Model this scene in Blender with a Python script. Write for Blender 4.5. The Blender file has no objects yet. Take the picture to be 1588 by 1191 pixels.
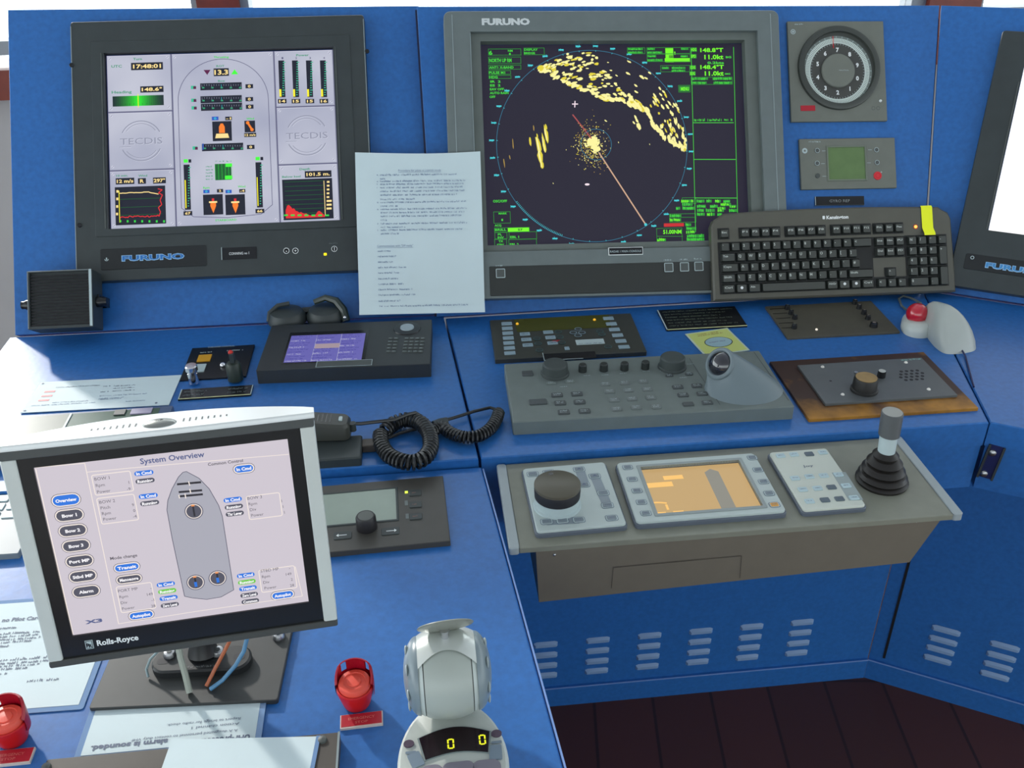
import bpy, math, random
import numpy as np
from mathutils import Vector, Matrix
C = bpy.context.scene.collection
V3 = lambda *a: np.array(a, float)
# ------------------------------------------------------------------ camera
YAW, PITCH, ROLL, FPX, CAMZ = -0.09453172, 0.53718947, -0.01581516, 1478.19, 0.75453325
def cam_axes():
    cy, sy = math.cos(YAW), math.sin(YAW)
    r = V3(cy, sy, 0); f = V3(-sy, cy, 0); u = V3(0, 0, 1)
    cp, sp = math.cos(PITCH), math.sin(PITCH)
    f2 = cp*f - sp*u; u2 = sp*f + cp*u
    cr, sr = math.cos(ROLL), math.sin(ROLL)
    return cr*r + sr*u2, -sr*r + cr*u2, f2
CR, CU, CF = cam_axes(); CAM = V3(0, 0, CAMZ)
cd = bpy.data.cameras.new('camera'); cam = bpy.data.objects.new('camera', cd); C.objects.link(cam)
cd.sensor_fit = 'HORIZONTAL'; cd.sensor_width = 36; cd.lens = 36*FPX/1588; cd.clip_start = .02
cam.matrix_world = Matrix(((CR[0], CU[0], -CF[0], CAM[0]), (CR[1], CU[1], -CF[1], CAM[1]), (CR[2], CU[2], -CF[2], CAM[2]), (0, 0, 0, 1)))
bpy.context.scene.camera = cam
vs = bpy.context.scene.view_settings
vs.view_transform = 'Standard'; vs.look = 'None'; vs.gamma = 1; vs.use_curve_mapping = False; vs.exposure = 0.0
# ------------------------------------------------------------------ world: overcast bright sky, brighter ahead and to the left
w = bpy.data.worlds.new('world'); bpy.context.scene.world = w; w.use_nodes = True
nt = w.node_tree; nt.nodes.clear()
tc = nt.nodes.new('ShaderNodeTexCoord'); dp = nt.nodes.new('ShaderNodeVectorMath'); dp.operation = 'DOT_PRODUCT'
dp.inputs[1].default_value = (-.50, .80, .33)
mr = nt.nodes.new('ShaderNodeMapRange'); mr.inputs[1].default_value = -.7; mr.inputs[2].default_value = .9
mr.inputs[3].default_value = 2.0; mr.inputs[4].default_value = 3.7
bg = nt.nodes.new('ShaderNodeBackground'); bg.inputs[0].default_value = (.88, .97, 1, 1)
wo = nt.nodes.new('ShaderNodeOutputWorld')
nt.links.new(tc.outputs['Generated'], dp.inputs[0]); nt.links.new(dp.outputs['Value'], mr.inputs[0])
nt.links.new(mr.outputs[0], bg.inputs[1]); nt.links.new(bg.outputs[0], wo.inputs[0])
# ------------------------------------------------------------------ sun through the front left windows
sd = bpy.data.lights.new('sun', 'SUN'); sd.energy = 3.4; sd.angle = math.radians(3); sd.color = (1, .96, .9)
so = bpy.data.objects.new('sun', sd); C.objects.link(so)
sun_to = Vector((.50, -.80, -.36)); so.rotation_euler = sun_to.to_track_quat('-Z', 'Y').to_euler()
so.location = (-2, 3, 2)

# ------------------------------------------------------------------ materials
def lin(c):
    c = c/255
    return c/12.92 if c <= .04045 else ((c+.055)/1.055)**2.4
MATS = {}
def mat(name, rgb, rough=.5, metal=0, emit=0, spec=.5, noise=0, nscale=40, coat=0, bump=0):
    if name in MATS: return MATS[name]
    m = bpy.data.materials.new(name); m.use_nodes = True
    n = m.node_tree.nodes; l = m.node_tree.links; b = n['Principled BSDF']
    col = (lin(rgb[0]), lin(rgb[1]), lin(rgb[2]), 1)
    b.inputs['Base Color'].default_value = col; b.inputs['Roughness'].default_value = rough
    b.inputs['Metallic'].default_value = metal; b.inputs['Specular IOR Level'].default_value = spec
    if coat: b.inputs['Coat Weight'].default_value = coat
    if emit:
        b.inputs['Base Color'].default_value = (0.01, .01, .01, 1)
        b.inputs['Emission Color'].default_value = col; b.inputs['Emission Strength'].default_value = emit
    if noise or bump:
        t = n.new('ShaderNodeTexNoise'); t.inputs['Scale'].default_value = nscale; t.inputs['Detail'].default_value = 4
        o = n.new('ShaderNodeTexCoord'); l.new(o.outputs['Object'], t.inputs['Vector'])
        if noise:
            r = n.new('ShaderNodeMapRange'); r.inputs[3].default_value = 1-noise; r.inputs[4].default_value = 1+noise
            r.inputs[1].default_value = .3; r.inputs[2].default_value = .7
            mx = n.new('ShaderNodeVectorMath'); mx.operation = 'SCALE'; mx.inputs[0].default_value = col[:3]
            l.new(t.outputs['Fac'], r.inputs[0]); l.new(r.outputs[0], mx.inputs['Scale'])
            l.new(mx.outputs[0], b.inputs['Base Color'])
        if bump:
            bp = n.new('ShaderNodeBump'); bp.inputs['Strength'].default_value = bump; bp.inputs['Distance'].default_value = .0005
            l.new(t.outputs['Fac'], bp.inputs['Height']); l.new(bp.outputs[0], b.inputs['Normal'])
    MATS[name] = m; return m
blue = mat('blue_painted_steel', (40, 102, 172), .34, noise=.10, nscale=120, bump=.15, spec=.5)
blue_low = blue
blk = mat('black_plastic', (52, 59, 60), .45, noise=.08)
blk2 = mat('black_gloss_plastic', (22, 24, 28), .25)
dgrey = mat('dark_grey_plastic', (76, 82, 80), .5, noise=.06)
bezel = mat('grey_bezel_paint', (104, 114, 114), .42, noise=.05)
bezel2 = mat('grey_bezel_edge', (136, 148, 150), .35)
kgrey = mat('control_unit_grey', (104, 114, 112), .5, noise=.05)
kgrey2 = mat('control_unit_key_grey', (68, 74, 76), .5)
khaki = mat('console_grey_paint', (126, 128, 116), .42, noise=.05)
silver = mat('silver_plastic', (176, 192, 194), .35, noise=.03)
lgrey = mat('pale_grey_plastic', (182, 188, 182), .38, noise=.03)
mgrey = mat('mid_blue_grey_plastic', (112, 128, 142), .4)
chrome = mat('chrome', (225, 225, 230), .12, 1)
steel = mat('brushed_steel', (170, 172, 175), .3, 1)
white = mat('white_ink', (232, 236, 236), .5)
ink = mat('dark_ink', (92, 104, 128), .6)
inkb = mat('black_ink', (24, 26, 34), .6)
paper = mat('white_paper', (200, 216, 220), .6, noise=.02, nscale=15)
lam = mat('laminating_film', (120, 150, 190), .15, coat=.5)
red = mat('red_plastic', (196, 22, 26), .35)
red2 = mat('red_orange_plastic', (234, 84, 66), .4)
redlab = mat('red_label', (176, 26, 44), .4)
yel = mat('yellow_tape', (248, 255, 30), .5)
keyc = mat('key_black', (38, 42, 40), .4)
kbody = mat('keyboard_grey', (86, 85, 76), .45, noise=.04)

# ------------------------------------------------------------------ projection helpers (measure the photo on real planes)
def ray(px, py): return CR*(px-794)/FPX - CU*(py-595.5)/FPX + CF
class Plane:
    def __init__(s, O, ex, ey):
        s.O = np.array(O, float); s.ex = np.array(ex, float)/np.linalg.norm(ex); s.ey = np.array(ey, float)/np.linalg.norm(ey); s.n = np.cross(s.ex, s.ey)
    def at(s, px, py, h=0):
        d = ray(px, py); t = ((s.O+s.n*h-CAM)@s.n)/(d@s.n); P = CAM+d*t; v = P-s.O
        return np.array([v@s.ex, v@s.ey])
    def w(s, x, y, h=0): return s.O+s.ex*x+s.ey*y+s.n*h
def tilted(O, yaw, tilt):
    ex = V3(math.cos(yaw), math.sin(yaw), 0); n0 = V3(-math.sin(yaw), math.cos(yaw), 0)
    return Plane(O, ex, math.sin(tilt)*n0 + math.cos(tilt)*V3(0, 0, 1))
DESK = Plane((0, 0, 0), (1, 0, 0), (0, 1, 0)); WING = Plane((0, 0, -.012), (1, 0, 0), (0, 1, 0)); CONS = Plane((0, 0, -.0115), (1, 0, 0), (0, 1, 0))
PR = tilted((0, 1.5009, 0), 0, .5564); PL = tilted((0, 1.5107, 0), -.0198, .6065)
SY = math.radians(-30); PS = tilted((.8986, 1.5009, 0), SY, .5564)
LOW = tilted((0, 1.32, 0), 0, 0); LOWS = tilted((.854, 1.32, 0), SY, 0)

def homo(q, W, H):
    src = [(-W/2, H/2), (W/2, H/2), (W/2, -H/2), (-W/2, -H/2)]; A = []; b = []
    for (x, y), (X, Y) in zip(src, q):
        A.append([X, Y, 1, 0, 0, 0, -x*X, -x*Y]); b.append(x)
        A.append([0, 0, 0, X, Y, 1, -y*X, -y*Y]); b.append(y)
    return np.append(np.linalg.solve(A, b), 1).reshape(3, 3)
class Frame:                     # local millimetres, origin at the middle of a measured rectangle
    def __init__(s, O, ex, ey, w=0, h=0, q=None):
        s.O = np.array(O, float); s.ex = np.array(ex, float)/np.linalg.norm(ex)
        n = np.cross(s.ex, ey); s.n = n/np.linalg.norm(n); s.ey = np.cross(s.n, s.ex)
        s.w, s.h = w, h
        if q: s.H = homo(q, w, h)
    def L(s, px, py):
        v = s.H@np.array([px, py, 1.]); return v[0]/v[2], v[1]/v[2]
    def Z(s, ox, oy, k): return lambda x, y: s.L(ox+x/k, oy+y/k)
    def hit(s, px, py, z=0):       # ray onto this frame's plane at height z (mm)
        d = ray(px, py); O = s.O+s.n*z*.001; t = ((O-CAM)@s.n)/(d@s.n); v = CAM+d*t-O
        return v@s.ex*1000, v@s.ey*1000
    def M(s):
        return Matrix([[s.ex[i], s.ey[i], s.n[i], s.O[i]] for i in range(3)]+[[0, 0, 0, 1]])
def quad(pl, q, h=0, W=None, square=False):
    P = [pl.at(*c, h) for c in q]; P = [np.array(p) for p in P]
    c = sum(P)/4; d = (P[1]-P[0]+P[2]-P[3]); d /= np.linalg.norm(d)
    w = (np.linalg.norm(P[1]-P[0])+np.linalg.norm(P[2]-P[3]))/2; hh = (np.linalg.norm(P[3]-P[0])+np.linalg.norm(P[2]-P[1]))/2
    ex = pl.ex*d[0]+pl.ey*d[1]
    return Frame(pl.w(c[0], c[1], h), ex, np.cross(pl.n, ex), w*1000, hh*1000, q)
def base(pl, px, py, h=0, ang=0):   # frame at a single point
    c = pl.at(px, py, h); a = math.radians(ang); ex = pl.ex*math.cos(a)+pl.ey*math.sin(a)
    return Frame(pl.w(c[0], c[1], h), ex, np.cross(pl.n, ex))
def worldframe(x, y, z, ang=0):
    a = math.radians(ang); return Frame((x, y, z), (math.cos(a), math.sin(a), 0), (-math.sin(a), math.cos(a), 0))

# ------------------------------------------------------------------ objects
def tag(o, label=None, cat=None, group=None, kind=None):
    if label: o['label'] = label
    if cat: o['category'] = cat
    if group: o['group'] = group
    if kind: o['kind'] = kind
    return o
def thing(name, label, cat, fr, group=None):
    o = bpy.data.objects.new(name, None); C.objects.link(o); o.matrix_world = fr.M(); o.empty_display_size = .02
    return tag(o, label, cat, group)
GL = {}
def glyphs(s, bold):
    k = (s, bold)
    if k not in GL:
        c = bpy.data.curves.new('t', 'FONT'); c.body = s; c.size = 1; c.resolution_u = 2; c.offset = bold; c.fill_mode = 'FRONT'
        o = bpy.data.objects.new('t', c); C.objects.link(o)
        dg = bpy.context.evaluated_depsgraph_get(); me = o.evaluated_get(dg).to_mesh()
        vs_ = [(v.co.x, v.co.y) for v in me.vertices]; fs = [tuple(p.vertices) for p in me.polygons]
        o.evaluated_get(dg).to_mesh_clear(); bpy.data.objects.remove(o); bpy.data.curves.remove(c)
        xs = [v[0] for v in vs_] or [0, 1]
        GL[k] = (vs_, fs, min(xs), max(xs))
    return GL[k]
class MB:
    def __init__(s): s.v = []; s.f = []; s.m = []; s.mats = []; s.T = None
    def mi(s, m):
        if m not in s.mats: s.mats.append(m)
        return s.mats.index(m)
    def add(s, vs_, fs, m):
        b = len(s.v)
        if s.T is not None: vs_ = [tuple(s.T @ Vector(v)) for v in vs_]
        s.v += [tuple(v) for v in vs_]; i = s.mi(m)
        for f in fs: s.f.append(tuple(b+k for k in f)); s.m.append(i)
        return s
    def loops(s, rings, m, cap0=True, cap1=True, closed=True):
        n = len(rings[0]); vs_ = [p for r in rings for p in r]; fs = []
        for i in range(len(rings)-1):
            for j in range(n if closed else n-1):
                k = (j+1) % n; fs.append((i*n+j, i*n+k, (i+1)*n+k, (i+1)*n+j))
        if cap0: fs.append(tuple(reversed(range(n))))
        if cap1: fs.append(tuple((len(rings)-1)*n+j for j in range(n)))
        return s.add(vs_, fs, m)
    def prism(s, pts, z0, z1, m, top=None):
        s.loops([[(x, y, z0) for x, y in pts], [(x, y, z1) for x, y in pts]], m, cap1=top is None)
        if top: s.add([(x, y, z1) for x, y in pts], [tuple(range(len(pts)))], top)
        return s
    def box(s, x0, x1, y0, y1, z0, z1, m): return s.prism([(x0, y0), (x1, y0), (x1, y1), (x0, y1)], z0, z1, m)
    def flat(s, pts, z, m): return s.add([(x, y, z) for x, y in pts], [tuple(range(len(pts)))], m)
    def rr_pts(s, x0, x1, y0, y1, r, seg=5):
        r = max(.01, min(r, (x1-x0)/2-.001, (y1-y0)/2-.001)); P = []
        for cx, cy, a0 in ((x1-r, y1-r, 0), (x0+r, y1-r, 90), (x0+r, y0+r, 180), (x1-r, y0+r, 270)):
            for i in range(seg+1):
                a = math.radians(a0+90*i/seg); P.append((cx+r*math.cos(a), cy+r*math.sin(a)))
        return P
    def rbox(s, x0, x1, y0, y1, z0, z1, m, r=2, ch=.6, seg=4, top=None):
        if x1 < x0: x0, x1 = x1, x0
        if y1 < y0: y0, y1 = y1, y0
        a = s.rr_pts(x0, x1, y0, y1, r, seg); b = s.rr_pts(x0+ch, x1-ch, y0+ch, y1-ch, max(.02, r-ch), seg)
        s.loops([[(x, y, z0) for x, y in a], [(x, y, z1-ch) for x, y in a], [(x, y, z1) for x, y in b]], m, cap1=top is None)
        if top: s.flat(b, z1, top)
        return s
    def rflat(s, x0, x1, y0, y1, z, m, r=1):
        if x1 < x0: x0, x1 = x1, x0
        if y1 < y0: y0, y1 = y1, y0
        return s.flat(s.rr_pts(x0, x1, y0, y1, r, 3), z, m)
    def outline(s, x0, x1, y0, y1, wd, z, m, r=.5, seg=3):
        if x1 < x0: x0, x1 = x1, x0
        if y1 < y0: y0, y1 = y1, y0
        a = s.rr_pts(x0, x1, y0, y1, r, seg); b = s.rr_pts(x0+wd, x1-wd, y0+wd, y1-wd, max(.02, r-wd), seg); n = len(a)
        return s.add([(x, y, z) for x, y in a+b], [(i, (i+1) % n, n+(i+1) % n, n+i) for i in range(n)], m)
    def window(s, o, i, z0, z1, m, zi=None, r=2):
        """bezel: outer rect o, opening i (x0,x1,y0,y1); inner edge falls to zi"""
        zi = z0 if zi is None else zi
        a = s.rr_pts(*o, r, 4); b = s.rr_pts(*i, .3, 4); n = len(a); ch = .8
        a2 = s.rr_pts(o[0]+ch, o[1]-ch, o[2]+ch, o[3]-ch, max(.02, r-ch), 4)
        vs_ = [(x, y, z0) for x, y in a]+[(x, y, z1-ch) for x, y in a]+[(x, y, z1) for x, y in a2]+[(x, y, z1) for x, y in b]+[(x, y, zi) for x, y in b]
        fs = [(k*n+j, k*n+(j+1) % n, (k+1)*n+(j+1) % n, (k+1)*n+j) for k in range(4) for j in range(n)]
        return s.add(vs_, fs, m)
    def cyl(s, cx, cy, r, z0, z1, m, seg=32, r1=None, ch=0, top=None, sy=1):
        r1 = r if r1 is None else r1
        R = lambda rr, z: [(cx+rr*math.cos(2*math.pi*i/seg), cy+sy*rr*math.sin(2*math.pi*i/seg), z) for i in range(seg)]
        rings = [R(r, z0), R(r1, z1-ch)]+([R(r1-ch, z1)] if ch else [])
        s.loops(rings, m, cap1=top is None)
        if top: s.add(rings[-1], [tuple(range(seg))], top)
        return s
    def disc(s, cx, cy, r, z, m, seg=24, sy=1): return s.flat([(cx+r*math.cos(2*math.pi*i/seg), cy+sy*r*math.sin(2*math.pi*i/seg)) for i in range(seg)], z, m)
    def ring(s, cx, cy, r, wd, z, m, seg=48, a0=0, a1=360, sy=1):
        P = []; full = a1-a0 >= 360; n = seg if full else seg+1
        for i in range(n):
            a = math.radians(a0+(a1-a0)*i/seg); P.append((cx+r*math.cos(a), cy+sy*r*math.sin(a), z)); P.append((cx+(r-wd)*math.cos(a), cy+sy*(r-wd)*math.sin(a), z))
        return s.add(P, [(2*i, 2*((i+1) % n), 2*((i+1) % n)+1, 2*i+1) for i in range(n if full else n-1)], m)
    def lathe(s, prof, m, cx=0, cy=0, seg=36, cap0=True, cap1=True, axis='z', c=(0, 0, 0)):
        rings = []
        for r, z in prof:
            ring = []
            for i in range(seg):
                a = 2*math.pi*i/seg
                if axis == 'z': ring.append((cx+r*math.cos(a), cy+r*math.sin(a), z))
                else: ring.append((c[0]+z, c[1]+r*math.cos(a), c[2]+r*math.sin(a)))
            rings.append(ring)
        return s.loops(rings, m, cap0, cap1)
    def sphere(s, c, r, m, seg=20, sx=1, sy=1, sz=1, lo=-90, hi=90):
        n = seg//2; rings = []
        for i in range(n+1):
            b = math.radians(lo+(hi-lo)*i/n); rr = r*max(math.cos(b), .001)
            rings.append([(c[0]+sx*rr*math.cos(2*math.pi*j/seg), c[1]+sy*rr*math.sin(2*math.pi*j/seg), c[2]+sz*r*math.sin(b)) for j in range(seg)])
        return s.loops(rings, m)
    def line(s, x0, y0, x1, y1, wd, z, m):
        dx, dy = x1-x0, y1-y0; l = math.hypot(dx, dy) or 1; nx, ny = -dy/l*wd/2, dx/l*wd/2
        return s.flat([(x0-nx, y0-ny), (x1-nx, y1-ny), (x1+nx, y1+ny), (x0+nx, y0+ny)], z, m)
    def poly(s, pts, wd, z, m):
        for a, b in zip(pts, pts[1:]): s.line(*a, *b, wd, z, m)
        return s
    def tube(s, pts, r, m, seg=8, caps=True):
        P = [Vector(p) for p in pts]; rings = []; up = None
        for i, p in enumerate(P):
            t = (P[min(i+1, len(P)-1)]-P[max(i-1, 0)]).normalized()
            if up is None: up = Vector((0, 0, 1)) if abs(t.z) < .9 else Vector((1, 0, 0))
            a = t.cross(up).normalized(); up = a.cross(t).normalized()
            rr = r[i] if isinstance(r, (list, tuple)) else r
            rings.append([tuple(p+a*rr*math.cos(2*math.pi*j/seg)+up*rr*math.sin(2*math.pi*j/seg)) for j in range(seg)])
        return s.loops(rings, m, caps, caps)
    def text(s, st, x, y, size, z, m, w=None, al='L', bold=0, rot=0):
        vs_, fs, x0, x1 = glyphs(st, bold); sx = size if w is None else w/max(x1-x0, .01)
        W = (x1-x0)*sx; off = {'L': 0, 'C': -W/2, 'R': -W}[al]; a = math.radians(rot); ca, sa = math.cos(a), math.sin(a); P = []
        for vx, vy in vs_:
            lx = (vx-x0)*sx+off; ly = vy*size; P.append((x+lx*ca-ly*sa, y+lx*sa+ly*ca, z))
        return s.add(P, fs, m)
    def words(s, x0, y, x1, h, z, m, seed=0, rot=0, wl=(3, 9)):
        """a line too blurred to read: rows of small letter-sized strokes with word gaps"""
        R = random.Random(seed); ca, sa = math.cos(rot), math.sin(rot); L = abs(x1-x0); x = 0; cw = h*.62
        while x < L-cw:
            for _ in range(R.randint(*wl)):
                if x > L-cw: break
                hh = h*R.uniform(.55, 1); yy = R.choice((0, 0, h*.15)); t = h*.17
                def q(a0, b0, a1, b1):
                    P = [(a0, b0), (a1, b0), (a1, b1), (a0, b1)]; s.flat([(x0+a*ca-b*sa, y+a*sa+b*ca) for a, b in P], z, m)
                k = R.randint(0, 3); q(x, yy, x+t, yy+hh)
                if k != 1: q(x+t, yy+hh*.45, x+cw*.75, yy+hh*.45+t)
                if k >= 2: q(x+cw*.6, yy, x+cw*.6+t, yy+hh*.8)
                x += cw
            x += cw*.9
        return s
    def build(s, name, parent=None, fr=None, label=None, cat=None, group=None, kind=None, smooth=35, scale=.001):
        me = bpy.data.meshes.new(name); me.from_pydata([(a*scale, b*scale, c*scale) for a, b, c in s.v], [], s.f)
        for m in s.mats: me.materials.append(m)
        me.polygons.foreach_set('material_index', s.m); me.update()
        if smooth:
            me.polygons.foreach_set('use_smooth', [True]*len(s.f)); me.set_sharp_from_angle(angle=math.radians(smooth))
        o = bpy.data.objects.new(name, me); C.objects.link(o)
        if parent is not None: o.parent = parent
        elif fr is not None: o.matrix_world = fr.M()
        return tag(o, label, cat, group, kind)
def wp(pts, z=0): return [(p[0]*1000, p[1]*1000) for p in pts]
def glow(name, rgb, e=1.0): return mat('glow_'+name, rgb, .4, emit=e, spec=.3)
# ================================================================== room
SYc, SYs = math.cos(SY), math.sin(SY)
floor_m = mat('dark_wood_planks', (78, 40, 32), .5, noise=.25, nscale=9)
def plank_nodes(m):
    n = m.node_tree.nodes; l = m.node_tree.links; b = n['Principled BSDF']
    o = n.new('ShaderNodeTexCoord'); bt = n.new('ShaderNodeTexBrick'); mp = n.new('ShaderNodeMapping')
    mp.inputs['Rotation'].default_value = (0, 0, math.radians(97)); mp.inputs['Scale'].default_value = (1, 1, 1)
    bt.inputs['Scale'].default_value = 1; bt.inputs['Brick Width'].default_value = 1.4; bt.inputs['Row Height'].default_value = .12
    bt.inputs['Mortar Size'].default_value = .003; bt.inputs['Color1'].default_value = (.085, .028, .022, 1); bt.inputs['Color2'].default_value = (.065, .023, .018, 1)
    bt.inputs['Mortar'].default_value = (.030, .012, .010, 1); l.new(o.outputs['Object'], mp.inputs[0]); l.new(mp.outputs[0], bt.inputs[0]); l.new(bt.outputs['Color'], b.inputs['Base Color'])
plank_nodes(floor_m)
wall_m = mat('off_white_wall_panel', (172, 168, 166), .6, noise=.03, nscale=6)
ceil_m = mat('ceiling_panel', (205, 208, 212), .7, noise=.03)
wood = mat('red_brown_wood', (116, 44, 28), .4, noise=.15, nscale=25)
frame_m = mat('window_frame_grey', (140, 146, 152), .4)
def structure(mb, name, **k): return mb.build(name, kind='structure', **k)
W1000 = 1000
structure(MB().box(-3500, 3500, -2500, 3000, -840, -800, floor_m), 'floor', smooth=0)
structure(MB().box(-3500, 3500, -2500, 3000, 1500, 1540, ceil_m), 'ceiling', smooth=0)
structure(MB().box(-3500, 3500, -2500, -2460, -800, 200, wall_m), 'wall_back', smooth=0)
WF = tilted((0, 2.6, 0), 0, 0)
zs = WF.at(6, 150)[1]*1000; zb = WF.at(6, 104)[1]*1000; zf0 = WF.at(6, 86)[1]*1000; zf1 = WF.at(6, 64)[1]*1000
structure(MB().box(-3500, 3500, 2600, 2700, -800, zs, wall_m), 'wall_front', smooth=0)
structure(MB().box(-3500, 3500, 2560, 2700, zs, zb, wood), 'trim_1', smooth=0)
structure(MB().box(-3500, 3500, 2600, 2650, zf0, zf1, frame_m).box(-3500, 3500, 2600, 2650, 1440, 1500, frame_m), 'trim_2', smooth=0)
g = bpy.data.materials.new('window_glass'); g.use_nodes = True
gn = g.node_tree.nodes; gn.remove(gn['Principled BSDF']); g1 = gn.new('ShaderNodeBsdfTransparent'); g2 = gn.new('ShaderNodeBsdfGlossy'); g2.inputs['Roughness'].default_value = .02; g3 = gn.new('ShaderNodeMixShader')
g3.inputs[0].default_value = .05; g.node_tree.links.new(g1.outputs[0], g3.inputs[1]); g.node_tree.links.new(g2.outputs[0], g3.inputs[2]); g.node_tree.links.new(g3.outputs[0], gn['Material Output'].inputs[0])
xp = [WF.at(x, 4)[0]*1000 for x in (297, 308, 373, 386)]; xq = [WF.at(x, 4)[0]*1000 for x in (1411, 1433, 1513, 1522)]
for i, (a, b, c, d) in enumerate((xp, xq)):
    structure(MB().box(a, b, 2590, 2660, zb, 1500, frame_m).box(c, d, 2590, 2660, zb, 1500, frame_m).box(b, c, 2570, 2680, zb, 1500, wood), 'trim_%d' % (i+3), smooth=0)
for i, (a, b) in enumerate(((-3500, xp[0]), (xp[3], xq[0]), (xq[3], 3500))):
    structure(MB().box(a, b, 2622, 2626, zf1, 1440, g), 'window_%d' % (i+1), smooth=0)

# ================================================================== blue consoles
K = .1415
def P2(A, d, along, back=0):
    return (A[0]+along*SYc-back*SYs, A[1]+along*SYs+back*SYc)
seam = mat('seam_shadow_gap', (16, 26, 60), .6)
edge = mat('pale_edge_trim', (120, 150, 205), .35)
def slab(mb, pts, z0, z1, m, ch=3):
    n = len(pts); c = (sum(p[0] for p in pts)/n, sum(p[1] for p in pts)/n)
    ins = []
    for i in range(n):
        a, b, d = Vector(pts[i-1]), Vector(pts[i]), Vector(pts[(i+1) % n])
        e1 = (b-a).normalized(); e2 = (d-b).normalized(); n1 = Vector((-e1.y, e1.x)); n2 = Vector((-e2.y, e2.x))
        v = (n1+n2); v = v/(v.length_squared)*2 if v.length > .1 else n1; ins.append((b.x+v.x*ch, b.y+v.y*ch))
    return mb.loops([[(x, y, z0) for x, y in pts], [(x, y, z1-ch) for x, y in pts], [(x, y, z1) for x, y in ins]], m)
WFR = worldframe(0, 0, 0)
def fr_of(pl): return Frame(pl.O, pl.ex, pl.ey)
# --- left console
GC, GD, GPn = 'blue console base cabinets', 'blue console desktops', 'sloping blue instrument panels'
LC = thing('console_cabinet', 'blue base cabinet hidden under the left desk and wing', 'console', WFR, GC)
LPn = thing('sloping_dashboard', 'leaning blue panel at the left, holding the gauge display monitor', 'panel', WFR, GPn)
LD = thing('console_desktop', 'flat blue desktop at the left, under the key switch and low black desk unit', 'desktop', WFR, GD)
LW = thing('console_desktop', 'blue wing desktop reaching toward the viewer, under the tilted touch monitor', 'desktop', WFR, GD)
def local_panel(pl, pts, name, parent, th=22):
    mb = MB(); F = fr_of(pl); mb.T = F.M().to_3x3().to_4x4(); mb.T.translation = Vector(F.O)*1000
    slab(mb, pts, -th, 0, blue, .6); return mb.build(name, parent)
local_panel(PL, [(-709, 3), (9, 3), (9, 564), (-709, 578)], 'instrument_panel', LPn)
slab(MB(), [(-718, 1069), (53.5, 1069), (23.5, 1512), (-718, 1524)], -40, 0, blue, 1.6).build('desktop', LD)
slab(MB(), [(-718, 350), (116, 350), (57, 1066), (-718, 1066)], -42, -12, blue, 2).build('wing_desktop', LW)
MB().prism([(117, 350), (119, 350), (60, 1062), (58, 1062)], -40, -12.5, edge).build('edge_trim', LW)
MB().prism([(-718, 370), (14, 370), (14, 1060), (-718, 1060)], -800, -42, blue).build('pedestal', LC)
MB().prism([(-718, 1062), (15, 1062), (15, 1500), (-718, 1500)], -800, -42, blue).build('base_cabinet', LC)
# --- centre console
CC = thing('console_cabinet', 'blue centre base cabinet with a row of louvres, below the grey control box', 'console', WFR, GC)
CPn = thing('sloping_dashboard', 'leaning blue panel in the centre, holding the radar display and round dial', 'panel', WFR, GPn)
CD = thing('console_desktop', 'flat blue centre desktop carrying the radar keyboard unit and brass-edged panel', 'desktop', WFR, GD)
local_panel(PR, [(12, 3), (897, 3), (897+K*523, 523), (12, 552)], 'instrument_panel', CPn)
slab(MB(), [(57.5, 1069), (786, 1069), (897.5, 1500), (27.5, 1500)], -40, 0, blue, 1.6).build('desktop', CD)
MB().prism([(59, 1072), (786, 1072), (786+4, 1088), (59, 1088)], -113, -40, blue).build('apron', CC)
mbz = MB().prism([(59, 1072), (786, 1072), (854, 1330), (59, 1330)], -117, -113, blue); mbz.build('soffit', CC)
MB().prism([(20, 1320), (853, 1320), (857, 1340), (20, 1340)], -800, -117, blue).build('lower_panel', CC)
kz = (LOW.at(845, 1070)[1]+LOW.at(1325, 1017)[1])/2*1000
low = MB().prism([(34, 1315), (852, 1315), (853, 1320), (34, 1320)], -800, kz, blue).build('kick_plate', CC)
MB().box(34, 852, 1313.6, 1315, kz-2.5, kz, edge).build('edge_trim', low)
def shadow_strip(pl, pts, parent):  # added dark strip standing in for the shade inside a panel seam
    mb = MB(); F = fr_of(pl); mb.T = F.M().to_3x3().to_4x4(); mb.T.translation = Vector(F.O)*1000
    mb.prism(pts, -24, -5, seam); return mb.build('seam_shadow_strip', parent)
shadow_strip(PR, [(895, 4), (900.5, 4), (900.5+K*500, 500), (895+K*500, 500)], CPn)
shadow_strip(PR, [(8.5, 4), (12.5, 4), (12.5, 548), (8.5, 548)], CPn)
# louvres on the centre lower panel (six columns of four)
FL = fr_of(LOW)
def louvre(parent, pl, x, z, wd=47, hh=13):
    mb = MB(); F = fr_of(pl); mb.T = F.M().to_3x3().to_4x4(); mb.T.translation = Vector(F.O)*1000
    R = [(-.5, -.5), (.5, -.5), (.46, .5), (-.46, .5)]
    rings = []
    for k, (d, s_) in enumerate(((0, 1), (5, .86))):
        rings.append([(x+u*wd*s_, z+(v if k == 0 else max(v, -.42)*.55-.12)*hh, d) for u, v in ((-.5, -.5), (.5, -.5), (.5, .3), (.38, .5), (-.38, .5), (-.5, .3))])
    mb.loops(rings, mat('louvre_paint', (132, 160, 196), .3)); return mb.build('louvre', parent)
ctr = [( (848, 866), (1000, 1019, 1036, 1053)), ((905, 948), (995, 1011, 1027, 1043)), ((987, 1028), (988, 1003, 1018, 1034)), ((1063, 1108), (980, 995, 1010, 1026)), ((1140, 1187), (969, 985, 1001, 1017)), ((1217, 1262), (962, 978, 994, 1008))]
pitch_x = (LOW.at(1240, 985)[0]-LOW.at(926, 1018)[0])/4*1000
x0c = LOW.at(926, 1018)[0]*1000
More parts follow.
